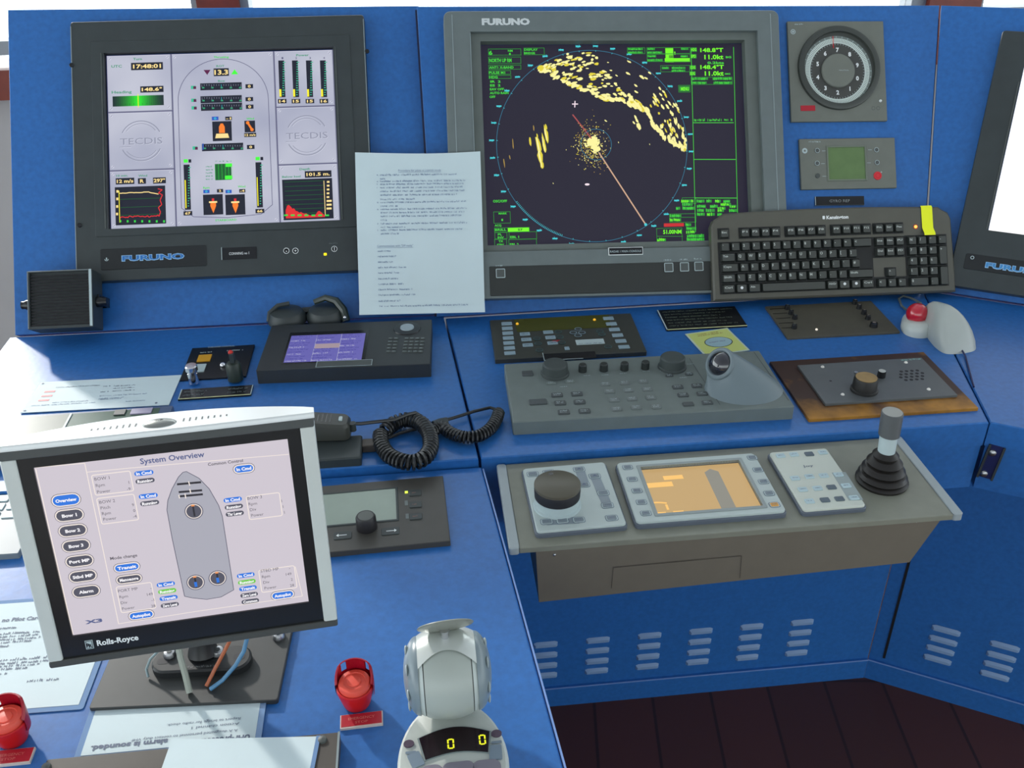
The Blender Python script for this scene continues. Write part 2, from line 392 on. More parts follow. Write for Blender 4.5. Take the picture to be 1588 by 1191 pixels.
zrows = [np.mean([LOW.at(926, y0)[1], LOW.at(1236, y1)[1]])*1000 for y0, y1 in zip(ctr[1][1], ctr[5][1])]
LP = [o for o in CC.children if o.name.startswith('lower_panel')][0]
for i in range(-2, 5):
    for z in zrows: louvre(LP, LOW, x0c+i*pitch_x, z)
# --- right console, turned toward the operator
A = (788.5, 1069); B = (900.5, 1500)
RC = thing('console_cabinet', 'blue angled base cabinet at the right edge with louvres and a dark door gap', 'console', WFR, GC)
RPn = thing('sloping_dashboard', 'leaning blue panel at the right edge, holding the display whitened by painted glare', 'panel', WFR, GPn)
RD = thing('console_desktop', 'flat blue angled desktop at the right edge beside the trackball mouse', 'desktop', WFR, GD)
local_panel(PS, [(2, 3), (760, 3), (760, 540), (2-K*523, 523)], 'instrument_panel', RPn)
slab(MB(), [A, P2(A, 0, 800), P2(B, 0, 760), B], -40, 0, blue, 1.6).build('desktop', RD)
MB().prism([P2(A, 0, 2, 3), P2(A, 0, 800, 3), P2(A, 0, 800, 20), P2(A, 0, 6, 20)], -113, -40, blue).build('apron', RC)
Cc = (855.5, 1320)
MB().prism([P2(A, 0, 2, 3), P2(A, 0, 800, 3), P2(Cc, 0, 800, 10), P2(Cc, 0, 0, 10)], -117, -113, blue).build('soffit', RC)
LR = MB().prism([P2(Cc, 0, 0), P2(Cc, 0, 800), P2(Cc, 0, 800, 20), P2(Cc, 0, 0, 20)], -800, -117, blue).build('lower_panel', RC)
kp = MB().prism([P2(Cc, 0, 0, -5), P2(Cc, 0, 800, -5), P2(Cc, 0, 800), P2(Cc, 0, 0)], -800, kz, blue).build('kick_plate', RC)
MB().prism([P2(Cc, 0, 0, -6.4), P2(Cc, 0, 800, -6.4), P2(Cc, 0, 800, -5), P2(Cc, 0, 0, -5)], kz-2.5, kz, edge).build('edge_trim', kp)
s0 = LOWS.at(1408, 880); s1 = LOWS.at(1370, 1020); xs_ = (s0[0]+s1[0])/2*1000
mb = MB(); F = fr_of(LOWS); mb.T = F.M().to_3x3().to_4x4(); mb.T.translation = Vector(F.O)*1000
mb.box(xs_-2.5, xs_+2.5, s1[1]*1000, -118, .2, 1.2, mat('door_gap', (8, 8, 14), .7)); mb.build('door_gap', RC)
a1 = LOWS.at(1461, 998)[0]*1000; a2 = LOWS.at(1552, 1020)[0]*1000
zz = [LOWS.at(1478, y)[1]*1000 for y in (980, 997, 1013, 1029)]
for i in range(0, 4):
    for z in zz: louvre(LR, LOWS, a1+i*(a2-a1), z, 52)
# latch on the right section and hook hanging under the control console
APS = tilted((.7885+.003*.5, 1.069+.003*.866, 0), SY, 0)
F = quad(APS, [(1531, 688), (1556, 694), (1543, 746), (1517, 738)], .004)
T = thing('panel_latch', 'dark bracket with two shiny screws on the corner of the right blue console', 'latch', F)
MB().rbox(-F.w/2, F.w/2, -F.h/2, F.h/2, -4, 0, mat('latch_navy', (16, 30, 84), .4), 1, .5).box(-F.w/2, -F.w/2+3, -F.h/2, F.h/2, 0, 3, blk).box(F.w/2-3, F.w/2, -F.h/2, F.h/2, 0, 3, blk).build('plate', T)
for px, py in ((1537, 701), (1528, 734)):
    x, y = F.L(px, py); MB().lathe([(5.5, 0), (5.2, 2), (3, 3.8), (.3, 4.2)], steel, x, y, 20).box(x-3, x+3, y-.5, y+.5, 4.1, 4.4, blk).build('screw', T)
# ================================================================== conning display (left)
def bb(F, x0, y0, x1, y1):      # local box from two pixel corners
    a = F.L(x0, y0); b = F.L(x1, y1); return a[0], b[0], b[1], a[1]
F = quad(PL, [(162.5, 86), (514.5, 77.4), (529.7, 342), (174.5, 357)], .012)
T = thing('marine_monitor', 'black conning display monitor with grey gauge panels on screen, flush in the left blue panel', 'monitor', F, 'console display monitors')
W2, H2 = F.w/2, F.h/2
hx0 = (F.L(109, 38)[0]+F.L(124, 436)[0])/2; hx1 = (F.L(560, 28)[0]+F.L(575, 225)[0])/2
hy1 = F.L(335, 32)[1]; hy0 = F.L(335, 430)[1]
MB().window((hx0, hx1, hy0, hy1), (-W2-1, W2+1, -H2-1, H2+1), -12, 9, blk, 0, 5)\
    .window((hx0+34, hx1-26, -H2-14, H2+22), (-W2-1, W2+1, -H2-1, H2+1), 8, 10.5, blk, 0, 3).build('housing', T)
for sx in (-W2-6, W2+4): MB().rbox(sx, sx+2, -H2, H2, 10.5, 12, dgrey, .5, .4).build('edge_trim', T)
for sx in (hx0+.2, hx1-1.6): MB().rbox(sx, sx+1.4, hy0+10, hy1-8, 8, 9.8, bezel2, .5, .3).build('edge_trim', T)
for px, py in ((110, 104), (127, 352), (566, 84)):
    x, y = F.L(px, py); MB().cyl(x+2, y, 4, 9, 11, blk2, 16, ch=.6).build('screw', T)
# lower control strip
z7 = F.Z(100, 350, 3.176)
def ctrl(F, T, m, z0):
    x0, y1 = m(195, 115); x1, y0 = m(722, 205)
    P = MB(); P.rbox(x0, x1, y0+1, y1-3, 9, 10, mat('door_black', (28, 32, 34), .35), 3, .4)
    cx, cy = m(452, 160); P.build('front_door', T)
    L_ = [o for o in T.children if o.name.startswith('front_door')][0]
    MB().text('FURUNO', m(302, 172)[0], (y0+y1)/2-5, 13, 10.25, mat('logo_blue_edge', (150, 190, 225), .4), w=m(612, 160)[0]-m(302, 172)[0], bold=.07)\
        .text('FURUNO', m(306, 172)[0], (y0+y1)/2-4.2, 11, 10.4, mat('logo_blue', (40, 116, 190), .4), w=m(608, 160)[0]-m(306, 172)[0], bold=.03).build('logo', T)
    x, y = m(228, 172); MB().ring(x, y, 3.5, 1.2, 10.2, silver, 16, 180, 360).box(x-1, x+1, y-1.5, y+2.5, 10, 10.3, silver).build('keyhole', T)
ctrl(F, T, z7, 0)
x0, y1 = z7(790, 115); x1, y0 = z7(965, 165)
MB().box(x0, x1, y0, y1, 9, 10, blk2).box(x0, x0+1, y0, y1+1, 9, 10.4, silver).text('CONNING no 1', (x0+x1)/2, (y0+y1)/2-2.5, 6.5, 10.2, white, w=34, al='C').build('name_plate', T)
for zx, s in ((1108, '-'), (1152, '+')):
    x, y = z7(zx, 127); MB().cyl(x, y, 5.2, 9, 9.8, blk2, 24).ring(x, y, 5.2, .9, 9.95, white, 24).text(s, x, y-2.4, 7, 10, white, al='C', bold=.03).build('button', T)
x, y = z7(1341, 117); MB().cyl(x, y, 5.2, 9, 9.8, blk2, 24).ring(x, y, 5.2, .9, 9.95, white, 24).line(x, y-3, x, y+3, 1, 10, white).words(x-9, y+9, x+7, 2.2, 9.6, mat('dim_ink', (100, 110, 110)), 3).build('button', T)
x, y = z7(1297, 143); MB().rbox(x-2.6, x+2.6, y-2.2, y+2.2, 9, 10.5, glow('led_yellow', (255, 235, 20), 1.3), 1, .4).build('power_light', T)
# screen with its gauges
a = F.Z(0, 0, 2.6467)
G = {k: glow(k, c) for k, c in dict(panelhi=(206, 208, 224), panel=(166, 170, 190), paneldk=(140, 144, 164), line=(92, 92, 124), navy=(22, 26, 44), green=(50, 210, 70), dkgreen=(16, 96, 40), lime=(70, 255, 60), yellow=(250, 240, 40), cream=(255, 226, 150), redd=(225, 40, 46), orange=(250, 130, 40), teal=(60, 190, 150), cyan=(60, 200, 220), bluei=(40, 90, 190), purple=(90, 20, 70), tgreen=(50, 150, 110)).items()}
def emb_panel_mat():
    m = bpy.data.materials.new('glow_gauge_panel'); m.use_nodes = True; n = m.node_tree.nodes; l = m.node_tree.links; b = n['Principled BSDF']
    t = n.new('ShaderNodeTexNoise'); t.inputs['Scale'].default_value = 6; o = n.new('ShaderNodeTexCoord'); r = n.new('ShaderNodeValToRGB')
    r.color_ramp.elements[0].position = .3; r.color_ramp.elements[1].position = .75
    r.color_ramp.elements[0].color = (lin(158), lin(162), lin(186), 1); r.color_ramp.elements[1].color = (lin(200), lin(202), lin(216), 1)
    l.new(o.outputs['Object'], t.inputs[0]); l.new(t.outputs['Fac'], r.inputs[0]); b.inputs['Base Color'].default_value = (.01, .01, .01, 1)
    l.new(r.outputs[0], b.inputs['Emission Color']); b.inputs['Emission Strength'].default_value = 1; b.inputs['Roughness'].default_value = .4; return m
gp = emb_panel_mat()
S = MB(); S.flat([(-W2, -H2), (W2, -H2), (W2, H2), (-W2, H2)], 0, G['line'])
def tb(x0, y0, x1, y1, z, m, F=None, mp=None):     # rectangle in zoom coords
    p = (mp or a)(x0, y0); q = (mp or a)(x1, y1); return S.flat([(p[0], q[1]), (q[0], q[1]), (q[0], p[1]), (p[0], p[1])], z, m)
# column / row grid (in zoom coords, corrected for perspective by L)
cx = [-W2, -W2+.283*F.w, -W2+.736*F.w, W2]
rows = [H2, H2-.331*F.h, H2-.666*F.h, -H2]
def pan(x0, x1, y0, y1):
    S.flat([(x0+1, y0+1), (x1-1, y0+1), (x1-1, y1-1), (x0+1, y1-1)], .15, G['paneldk'])
    S.flat([(x0+1, y0+2), (x1-2, y0+2), (x1-2, y1-1), (x0+1, y1-1)], .3, gp)
    S.flat([(x0+1, y1-2), (x1-2, y1-2), (x1-2, y1-1), (x0+1, y1-1)], .45, G['panelhi'])
    for X in (x0+6, x1-7):
        for Y in (y0+7, y1-6): S.disc(X, Y, 2.4, .45, G['panelhi'], 12); S.line(X-1.4, Y-1.4, X+1.4, Y+1.4, .7, .6, G['line'])
for r in range(3): pan(cx[0], cx[1], rows[r+1], rows[r]); pan(cx[2], cx[3], rows[r+1], rows[r])
pan(cx[1], cx[2], -H2, H2)
def txt(s, zx, zy, h, m, w=None, al='C', mp=None, z=.8, bold=.02):
    x, y = (mp or a)(zx, zy); S.text(s, x, y-h*.35, h, z, G[m] if isinstance(m, str) else m, w=w, al=al, bold=bold)
u = 408/360/2.6467*1.0      # mm per zoom pixel
def readout(s, x0, y0, x1, y1, m='cream', bgm='navy'):
    tb(x0, y0, x1, y1, .6, G[bgm]); p = a(x0, y1); q = a(x1, y0); h = abs(q[1]-p[1])
    S.text(s, (p[0]+q[0])/2, p[1]+h*.16, h*.95, .8, G[m], w=min(abs(q[0]-p[0])*.86, len(s)*h*.75), al='C', bold=.03)
txt('Turn', 560, 242, 6, 'tgreen', 15); txt('UTC', 474, 272, 6.5, 'tgreen', 18); readout('17:48:01', 533, 258, 666, 285)
txt('Heading', 497, 378, 6.5, 'tgreen', 34); readout('148.6°', 573, 355, 670, 378)
x0, y1 = a(459, 396); x1, y0 = a(672, 432); n = 24
for i in range(n):
    t = abs((i+.5)/n-.5)*2; c = (20+20*(1-t), int(40+200*(1-t)**1.2), 45)
    S.flat([(x0+(x1-x0)*i/n, y0), (x0+(x1-x0)*(i+1)/n, y0), (x0+(x1-x0)*(i+1)/n, y1), (x0+(x1-x0)*i/n, y1)], .6, glow('bar%d' % min(i, n-1-i), c))
S.line((x0+x1)/2, y0-3, (x0+x1)/2, y1+3, 1.2, .8, G['yellow'])
for i in range(1, 12): S.line(x0+(x1-x0)*i/12, y0+2, x0+(x1-x0)*i/12, y0+5, .6, .75, G['dkgreen'])
# embossed badges
for cxx in ((cx[0]+cx[1])/2, (cx[2]+cx[3])/2):
    cyy = (rows[1]+rows[2])/2; d = .7
    for off, m in ((d, 'panelhi'), (0, 'paneldk')):
        S.ring(cxx+off, cyy-off, 36, 1.6, .5+.1*(m == 'paneldk'), G[m], 40, 25, 155); S.ring(cxx+off, cyy-off, 36, 1.6, .5+.1*(m == 'paneldk'), G[m], 40, 205, 335)
        S.ring(cxx+off, cyy-off, 31, 1, .5+.1*(m == 'paneldk'), G[m], 40, 35, 145); S.ring(cxx+off, cyy-off, 31, 1, .5+.1*(m == 'paneldk'), G[m], 40, 215, 325)
        S.text('TECDIS', cxx+off, cyy-6-off, 16, .6+.1*(m == 'paneldk'), G[m], w=72, al='C'); S.line(cxx-37+off, cyy-10-off, cxx-18+off, cyy-10-off, 1, .6, G[m])
# wind graph
txt('10 min.', 505, 722, 5, 'tgreen', 20); txt('Wind', 590, 722, 5, 'tgreen', 15)
readout('12 m/s', 478, 733, 556, 756); readout('R', 570, 733, 604, 755); readout('297°', 632, 730, 686, 753)
tb(475, 770, 690, 918, .6, G['navy'])
x0, y1 = a(480, 772); x1, y0 = a(688, 916); XX = lambda t: x0+t*(x1-x0); YY = lambda t: y0+t*(y1-y0)
R_ = random.Random(4)
for t in (.25, .46, .68): S.line(XX(.08), YY(t), XX(.93), YY(t), .8, .75, G['dkgreen'])
S.line(XX(.06), YY(.06), XX(.06), YY(.92), 1.2, .8, G['yellow'])
pts = [(XX(.07+.8*i/24), YY((.85 if i < 18 else .85-.012*(i-18))+R_.uniform(-.008, .008))) for i in range(25)]; S.poly(pts, 1.6, .9, G['cream'])
pts = [(XX(.07+.8*i/30), YY(.20+R_.uniform(-.025, .025))) for i in range(31)]+[(XX(.9), YY(.3)), (XX(.86), YY(.42)), (XX(.93), YY(.5)), (XX(.90), YY(.62)), (XX(.95), YY(.76)), (XX(.87), YY(.82)), (XX(.95), YY(.9)), (XX(.86), YY(.93))]
S.poly(pts, 1.5, .95, G['redd'])
for i in range(7): tb(497+i*30, 905, 505+i*30, 914, .8, G['green']); 
for i in range(4): tb(482, 782+i*31, 491, 792+i*31, .8, G['cream'])
# engine bars
txt('Power', 1238, 228, 5.5, 'tgreen', 22)
for i, xx in enumerate((1156, 1212, 1269, 1326)):
    txt(str(i+1), xx, 240, 5, 'line', 3); tb(xx-17, 250, xx+15, 400, .6, G['navy'])
    tb(xx-11, 368, xx-1, 398, .8, G['yellow'])
    for k in range(15): tb(xx+2, 256+k*9.5, xx+(9 if k % 4 else 13), 259+k*9.5, .8, G['teal'])
    readout(('14', '15', '15', '16')[i], xx-16, 408, xx+20, 425)
# centre
txt('Thrusting', 905, 235, 5, 'green', 26); txt('ROT', 902, 272, 5, 'tgreen', 14)
x, y = a(848, 297); S.flat([(x-6, y+4), (x, y-5), (x+6, y+4)], .8, G['purple']); readout('13.3', 874, 282, 938, 312); x, y = a(961, 297); S.flat([(x-6, y-4), (x+6, y-4), (x, y+5)], .8, G['lime']); 
cxx, cyt = a(908, 243); rr = (a(1095, 400)[0]-a(724, 400)[0])/2; yb = a(908, 895)[1]; cyy = cyt-rr*.95
arc = [(cxx-rr, yb+20)]+[(cxx-rr, cyy)]+[(cxx-rr*math.cos(math.radians(t)), cyy+rr*.95*math.sin(math.radians(t))) for t in range(6, 180, 6)]+[(cxx+rr, cyy), (cxx+rr, yb+20), (cxx+rr-20, yb+4), (cxx, yb), (cxx-rr+20, yb+4), (cxx-rr, yb+20)]
S.poly(arc, 1, .6, G['line'])
txt('Bow', 908, 333, 5, 'tgreen', 12)
for yy, xa, xb in ((355, 820, 992), (408, 822, 993), (439, 824, 995), (604, 831, 1002)):
    tb(xa, yy-12, xb, yy+12, .6, G['navy'])
    for k in range(17): tb(xa+6+k*10, yy-8, xa+8+k*10, yy-(2 if k % 4 else -4), .8, G['paneldk'] if k != 8 else G['cyan'])
    for k in range(5): tb(xa+8+k*38, yy+3, xa+18+k*38, yy+9, .8, G['tgreen'])
    tb(xa-38, yy-2, xa-18, yy+11, .6, G['teal']); tb(xa-28, yy, xa-16, yy+11, .7, G['purple'])
    readout('0', xb+14, yy-8, xb+46, yy+8)
S.line(a(836, 590)[0], a(836, 590)[1], a(836, 616)[0], a(836, 616)[1], 2, .9, G['bluei'])
tb(872, 500, 955, 578, .6, G['navy']); x, y = a(913, 540)
S.flat([(x-5, y-3), (x+5, y-3), (x+5, y+8), (x+2, y+14), (x-2, y+14), (x-5, y+8)], .8, G['orange'])
S.flat([(x-12, y-12), (x+12, y-12), (x+10, y-4), (x-10, y-4)], .8, G['cream']); 
readout('0', 870, 480, 898, 494, 'cyan', 'bluei'); readout('-1', 925, 480, 953, 494)
txt('Wind', 1028, 488, 5, 'green', 13); tb(1004, 497, 1050, 543, .6, G['navy']); p = a(1018, 505); q = a(1036, 533); S.line(*p, *q, 3.5, .8, G['orange']); S.disc(*p, 3, .85, G['orange'], 10); S.disc(*q, 3, .85, G['orange'], 10); readout('12 m/s', 1004, 547, 1054, 562)
for xx, v, top in ((775, '67', 740), (1070, '66', 728)):
    p0 = 655 if xx < 900 else 645
    tb(xx-18, p0, xx, p0+13, .6, G['lime']); tb(xx+2, p0, xx+14, p0+13, .6, G['navy']); tb(xx-18, p0+22, xx+16, p0+206, .6, G['navy']); tb(xx-12, top, xx-2, p0+200, .8, G['yellow'])
    for k in range(16): tb(xx+2, p0+32+k*10.5, xx+(8 if k % 4 else 13), p0+35+k*10.5, .8, G['teal'])
    readout(v, xx-15, p0+213, xx+22, p0+229)
tb(886, 674, 956, 738, .6, G['dkgreen']); tb(930, 672, 957, 685, .8, G['lime']); tb(928, 722, 958, 736, .8, G['lime'])
for k in range(5): x, y = a(850, 688+k*13); S.words(x, y, x+13, 3, .8, G['tgreen'], k); 
for k in range(5): x, y = a(888+k*15, 666); S.words(x, y, x+4, 3, .8, G['tgreen'], k+9)
for k in range(6): S.line(a(886+14*k, 674)[0], a(886, 674)[1], a(886+14*k, 674)[0], a(886, 738)[1], .5, .7, G['green'])
for xx, t2 in ((882, '2'), (973, '-4')):
    tb(xx-43, 800, xx+42, 880, .6, G['navy']); x, y = a(xx, 845)
    S.flat([(x-4.5, y+8), (x+4.5, y+8), (x+5, y), (x, y-13), (x-5, y)], .8, G['orange']); S.flat([(x-7, y+5), (x+7, y+5), (x+7, y+8), (x-7, y+8)], .85, G['cream']); S.flat([(x-2, y+8), (x+2, y+8), (x+2, y+13), (x-2, y+13)], .85, G['redd'])
    readout('0', xx-42, 780, xx-16, 793, 'cyan', 'bluei'); readout(t2, xx+14, 777, xx+40, 790)
txt('Rpm', 853, 771, 5, 'green', 11); txt('Wind', 997, 766, 5, 'green', 13); txt('STARBOARD', 935, 903, 5, 'green', 36)
# depth
txt('Depth', 1254, 694, 5.5, 'tgreen', 18); txt('Below keel', 1200, 725, 5, 'tgreen', 32); readout('101.5 m.', 1254, 703, 1364, 726)
tb(1162, 738, 1375, 895, .6, G['navy'])
x0, y1 = a(1166, 740); x1, y0 = a(1373, 893)
for k in range(8): S.line(XX(.03), YY(.95-k*.115), XX(.83), YY(.95-k*.115), .8, .75, G['dkgreen'])
hs = [.20, .32, .34, .30, .24, .25, .18, .17, .13, .15, .12, .10, .11, .08, .06, .05, .06, .05, .09, .15, .16, .12, .08, .04]
P = [(XX(.03), YY(.03))]+[(XX(.03+.80*i/23), YY(.03+h)) for i, h in enumerate(hs)]+[(XX(.83), YY(.03))]
for (xa, ya), (xb, yb_) in zip(P[1:-1], P[2:-1]): S.flat([(xa, YY(.03)), (xb, YY(.03)), (xb, yb_), (xa, ya)], .8, G['redd'])
S.line(XX(.84), YY(.06), XX(.84), YY(.95), 1.2, .85, G['cream'])
for k in range(8): tb(1345, 743+k*15.5, 1356+(k > 4)*10, 750+k*15.5, .85, G['cream'])
for k in range(7): tb(1172+k*28, 880, 1188+k*28, 886, .9, G['green'])
S.build('screen', T, smooth=0)

# ================================================================== radar display
F = quad(PR, [(738.6, 69.3), (1140.2, 69.3), (1171, 372), (762, 383.5)], .004)
T = thing('marine_monitor', 'large grey framed radar display with yellow echoes and green text, in the centre blue panel', 'monitor', F, 'console display monitors')
W2, H2 = F.w/2, F.h/2; r_ = F.Z(660, 0, 2.481)
hx0 = (r_(45, 90)[0]+r_(75, 400)[0])/2; hx1 = (r_(1303, 90)[0]+r_(1355, 500)[0])/2; hy1 = r_(650, 67)[1]; hy0 = F.L(930, 463)[1]
zt = 26
MB().window((hx0, hx1, hy0, hy1), (-W2-18, W2+22, -H2-13, H2+14), -4, zt, bezel, 17, 12).build('housing', T)
MB().window((-W2-18.5, W2+22.5, -H2-13.5, H2+14.5), (-W2-.5, W2+.5, -H2-.5, H2+.5), 12, 17.5, mat('bezel_inner', (98, 106, 102), .45, noise=.05), 0, .5).build('inner_bezel', T)
for x in (hx0+14, hx1-14-2): MB().rbox(x, x+1.6, hy0+60, hy1-6, zt-.5, zt+.8, bezel2, .5, .3).build('edge_trim', T)
for x in (hx0+1, hx1-2.4): MB().rbox(x, x+1.4, hy0+20, hy1-14, zt-4, zt-.6, bezel2, .5, .3).build('edge_trim', T)
MB().box(-W2-19, -W2-17.8, -H2-12, H2+12, 17, 27.4, bezel2).build('edge_trim', T)
x0, y1 = F.L(761, 413); x1, y0 = F.L(1190, 448)
x1 = hx1-14
P = MB().rbox(x0+4, x1, y0-2, y1-6, zt-1, zt+1.2, mat('strip_black', (40, 44, 42), .45, noise=.06), 2, .6)
P.build('control_strip', T)
MB().rbox(hx0+18, hx1-16, hy0+2, y0-5, zt-2, zt+2, bezel, 4, 1.8).build('bottom_rail', T)
for px, py in ((783, 429), (1043, 418), (1067, 417), (1089, 416)):
    x, y = F.L(px, py); MB().rbox(x-8, x+8, y-8, y+8, zt+1, zt+2.2, dgrey, 1.5, .5).outline(x-8, x+8, y-8, y+8, 1.2, zt+2.4, silver, 1.5).words(x-8, y+12, x+7, 3, zt+1.4, silver, int(px)).build('button', T)
x, y = r_(196, 112); MB().text('FURUNO', x, y-2, 15, zt+.3, mat('logo_silver', (206, 212, 212), .3), w=r_(378, 104)[0]-x, bold=.06).build('logo', T)
x0, y1 = r_(716, 962); x1, y0 = r_(850, 988)
MB().box(x0, x1, y0, y1, zt-1, zt+1, white).box(x0+1.2, x1-.8, y0+1.2, y1-.8, zt, zt+1.1, blk2).text('RADAR 1 MAIN CONSOLE', (x0+x1)/2, (y0+y1)/2-2.2, 5.5, zt+1.25, silver, w=x1-x0-6, al='C').build('name_plate', T)
Gd = {k: glow('radar_'+k, c) for k, c in dict(back=(34, 30, 48), g=(70, 215, 62), gd=(44, 150, 52), gb=(120, 250, 40), cy=(70, 205, 215), cyd=(50, 120, 150), echo=(252, 244, 160), ey=(228, 212, 60), ed=(176, 146, 70), line=(206, 168, 140), rline=(170, 80, 80), red=(200, 40, 44), wht=(250, 230, 240)).items()}
S = MB(); S.flat([(-W2, -H2), (W2, -H2), (W2, H2), (-W2, H2)], 0, Gd['back'])
cx_, cy_ = r_(646, 558); Rr = (r_(1015, 558)[0]-r_(278, 558)[0])/2
S.ring(cx_, cy_, Rr, .9, .3, Gd['cyd'], 120)
for k in range(36):
    an = math.radians(k*10+4); x = cx_+Rr*1.045*math.sin(an); y = cy_+Rr*1.045*math.cos(an); S.words(x-5, y-2.4, x+6, 4.8, .4, Gd['cy'], k, wl=(3, 3)); S.flat([(x-5, y-1.2), (x+4, y-1.2), (x+4, y+1.2), (x-5, y+1.2)], .35, Gd['cy'])
    S.line(cx_+Rr*math.sin(an), cy_+Rr*math.cos(an), cx_+Rr*.985*math.sin(an), cy_+Rr*.985*math.cos(an), .7, .4, Gd['cy'])
for k in range(120): 
    an = math.radians(120+k*1.0); 
    if 200 < 120+k < 236: S.line(cx_+Rr*math.sin(an), cy_+Rr*math.cos(an), cx_+Rr*.978*math.sin(an), cy_+Rr*.978*math.cos(an), .7, .4, Gd['cy'])
ox, oy = r_(655, 553); S.ring(ox+2, oy, 28, .9, .8, Gd['cyd'], 48)
def blob(x, y, l, wd, ang, m, z=.5, rnd=None):
    n = 9; P = []
    for i in range(n):
        t = 2*math.pi*i/n; k = (rnd.uniform(.75, 1.15) if rnd else 1); p, q = l*k*math.cos(t), wd*k*math.sin(t); P.append((x+p*math.cos(ang)-q*math.sin(ang), y+p*math.sin(ang)+q*math.cos(ang)))
    S.flat(P, z, m)
R_ = random.Random(11)
lowp = [(425, 265), (470, 282), (530, 315), (575, 335), (620, 350), (660, 372), (700, 385), (740, 380), (780, 402), (815, 412), (850, 430)]
upp = [(425, 258), (470, 244), (512, 214), (560, 200), (605, 195), (640, 212), (668, 262), (705, 300), (760, 345), (815, 390), (850, 425)]
low2 = [(855, 435), (870, 480), (895, 505), (920, 530), (960, 552), (1000, 575)]
up2 = [(868, 360), (905, 320), (935, 345), (965, 385), (975, 440), (1000, 510), (1008, 555)]
def lerp(P, t):
    k = t*(len(P)-1); i = min(int(k), len(P)-2); f_ = k-i; return P[i][0]*(1-f_)+P[i+1][0]*f_, P[i][1]*(1-f_)+P[i+1][1]*f_
def eb(zx, zy, l, wd, m='echo'):
    x, y = r_(zx, zy); an = math.atan2(y-oy, x-ox)+math.pi/2+R_.uniform(-.25, .25); blob(x, y, l*.98, wd*1.0, an, Gd[m], R_.uniform(.5, .7), R_)
for i in range(95): p = lerp(lowp, R_.random()); eb(p[0]+R_.uniform(-4, 6), p[1]-abs(R_.gauss(0, 7))+2, R_.uniform(4, 7.5), R_.uniform(1.8, 3.4), 'echo' if R_.random() < .85 else 'ey')
for i in range(165):
    t = R_.random(); p, q = lerp(lowp, t), lerp(upp, t); k = R_.random(); eb(p[0]*(1-k)+q[0]*k, p[1]*(1-k)+q[1]*k, R_.uniform(2.5, 6.5), R_.uniform(1.2, 2.8), R_.choice(['echo', 'echo', 'echo', 'ey']))
for i in range(50): p = lerp(low2, R_.random()); eb(p[0]+R_.uniform(-3, 5), p[1]-abs(R_.gauss(0, 6)), R_.uniform(3.5, 6.5), R_.uniform(1.8, 3.2))
for i in range(70):
    t = R_.random(); p, q = lerp(low2, t), lerp(up2, t); k = R_.random()**.8; eb(p[0]*(1-k)+q[0]*k, p[1]*(1-k)+q[1]*k, R_.uniform(2.5, 6), R_.uniform(1.3, 2.4), R_.choice(['echo', 'echo', 'ey']))
for zx, zy, l in ((770, 238, 4), (768, 282, 5), (822, 296, 6), (850, 280, 4), (800, 328, 4), (803, 352, 4), (806, 450, 5), (820, 485, 8), (800, 470, 4), (812, 462, 5), (837, 300, 4), (745, 545, 1.6), (865, 552, 1.6), (500, 703, 1.6), (692, 462, 3), (690, 240, 2), (702, 270, 3), (725, 290, 3), (993, 525, 5), (1000, 555, 5), (978, 545, 4)): eb(zx, zy, l, l*.42)
for zx, zy, l, wd in ((404, 540, 9, 2), (430, 520, 6, 1.3), (437, 555, 18, 4.5), (445, 600, 16, 4.6), (465, 515, 17, 3.6), (456, 545, 18, 2.4), (460, 560, 14, 3), (453, 630, 8, 3.2), (415, 490, 5, 1), (337, 550, 9, .9), (327, 603, 4, .9), (306, 625, 9, .9), (463, 485, 5, 2)):
    x, y = r_(zx, zy); blob(x, y, l, wd, math.radians(97-(zy-500)*.04*0+R_.uniform(-6, 6)), Gd['ey' if wd > 1.2 else 'ed'], R_.uniform(.5, .7), R_)
    if wd > 2.3: blob(x-1, y, l*.8, wd*.4, math.radians(100), Gd['echo'], .75, R_)
for i in range(400):
    t = R_.gauss(0, 1), R_.gauss(0, 1); zx, zy = 636+t[0]*30+t[1]*7, 562+t[1]*40+(0 if R_.random() < .7 else -20); x, y = r_(zx, zy); blob(x, y, R_.uniform(.6, 1.2), R_.uniform(.4, .9), R_.uniform(0, 3), Gd[R_.choice(['echo', 'ey', 'ed', 'ed'])], R_.uniform(.5, .7))
for i in range(150): zx, zy = 645+R_.gauss(0, 9), 545+R_.gauss(0, 9); x, y = r_(zx, zy); blob(x, y, 2, 1.6, 0, Gd['echo'], .72)
for i in range(90): zx, zy = 660+R_.gauss(0, 7), 570+R_.gauss(0, 7); x, y = r_(zx, zy); blob(x, y, 1.6, 1.4, 0, Gd['echo'], .72)
S.line(*r_(563, 438), *r_(640, 530), 2.2, .74, Gd['rline']); S.line(*r_(672, 585), *r_(866, 862), 2.4, .9, Gd['line']); S.disc(*r_(866, 862), 2.6, .95, Gd['cy'])
S.line(*r_(559, 398), *r_(582, 398), 1.8, .9, Gd['wht']); S.line(*r_(570, 386), *r_(570, 411), 1.8, .9, Gd['wht']); blob(*r_(632, 707), 4.5, 2, 0, Gd['wht'], .9)
def B(x0, y0, x1, y1, m='gd', wd=.8): p = r_(x0, y0); q = r_(x1, y1); S.outline(p[0], q[0], q[1], p[1], wd, .4, Gd[m], .1)
def fl(x0, y0, x1, y1, m): p = r_(x0, y0); q = r_(x1, y1); S.flat([(p[0], q[1]), (q[0], q[1]), (q[0], p[1]), (p[0], p[1])], .35, Gd[m])
def rt(s, zx, zy, h, w=None, m='g', bold=.03): p = r_(zx, zy); S.text(s, p[0], p[1]-h*.36, h, .6, Gd[m], w=w*.46 if w else None, bold=bold)
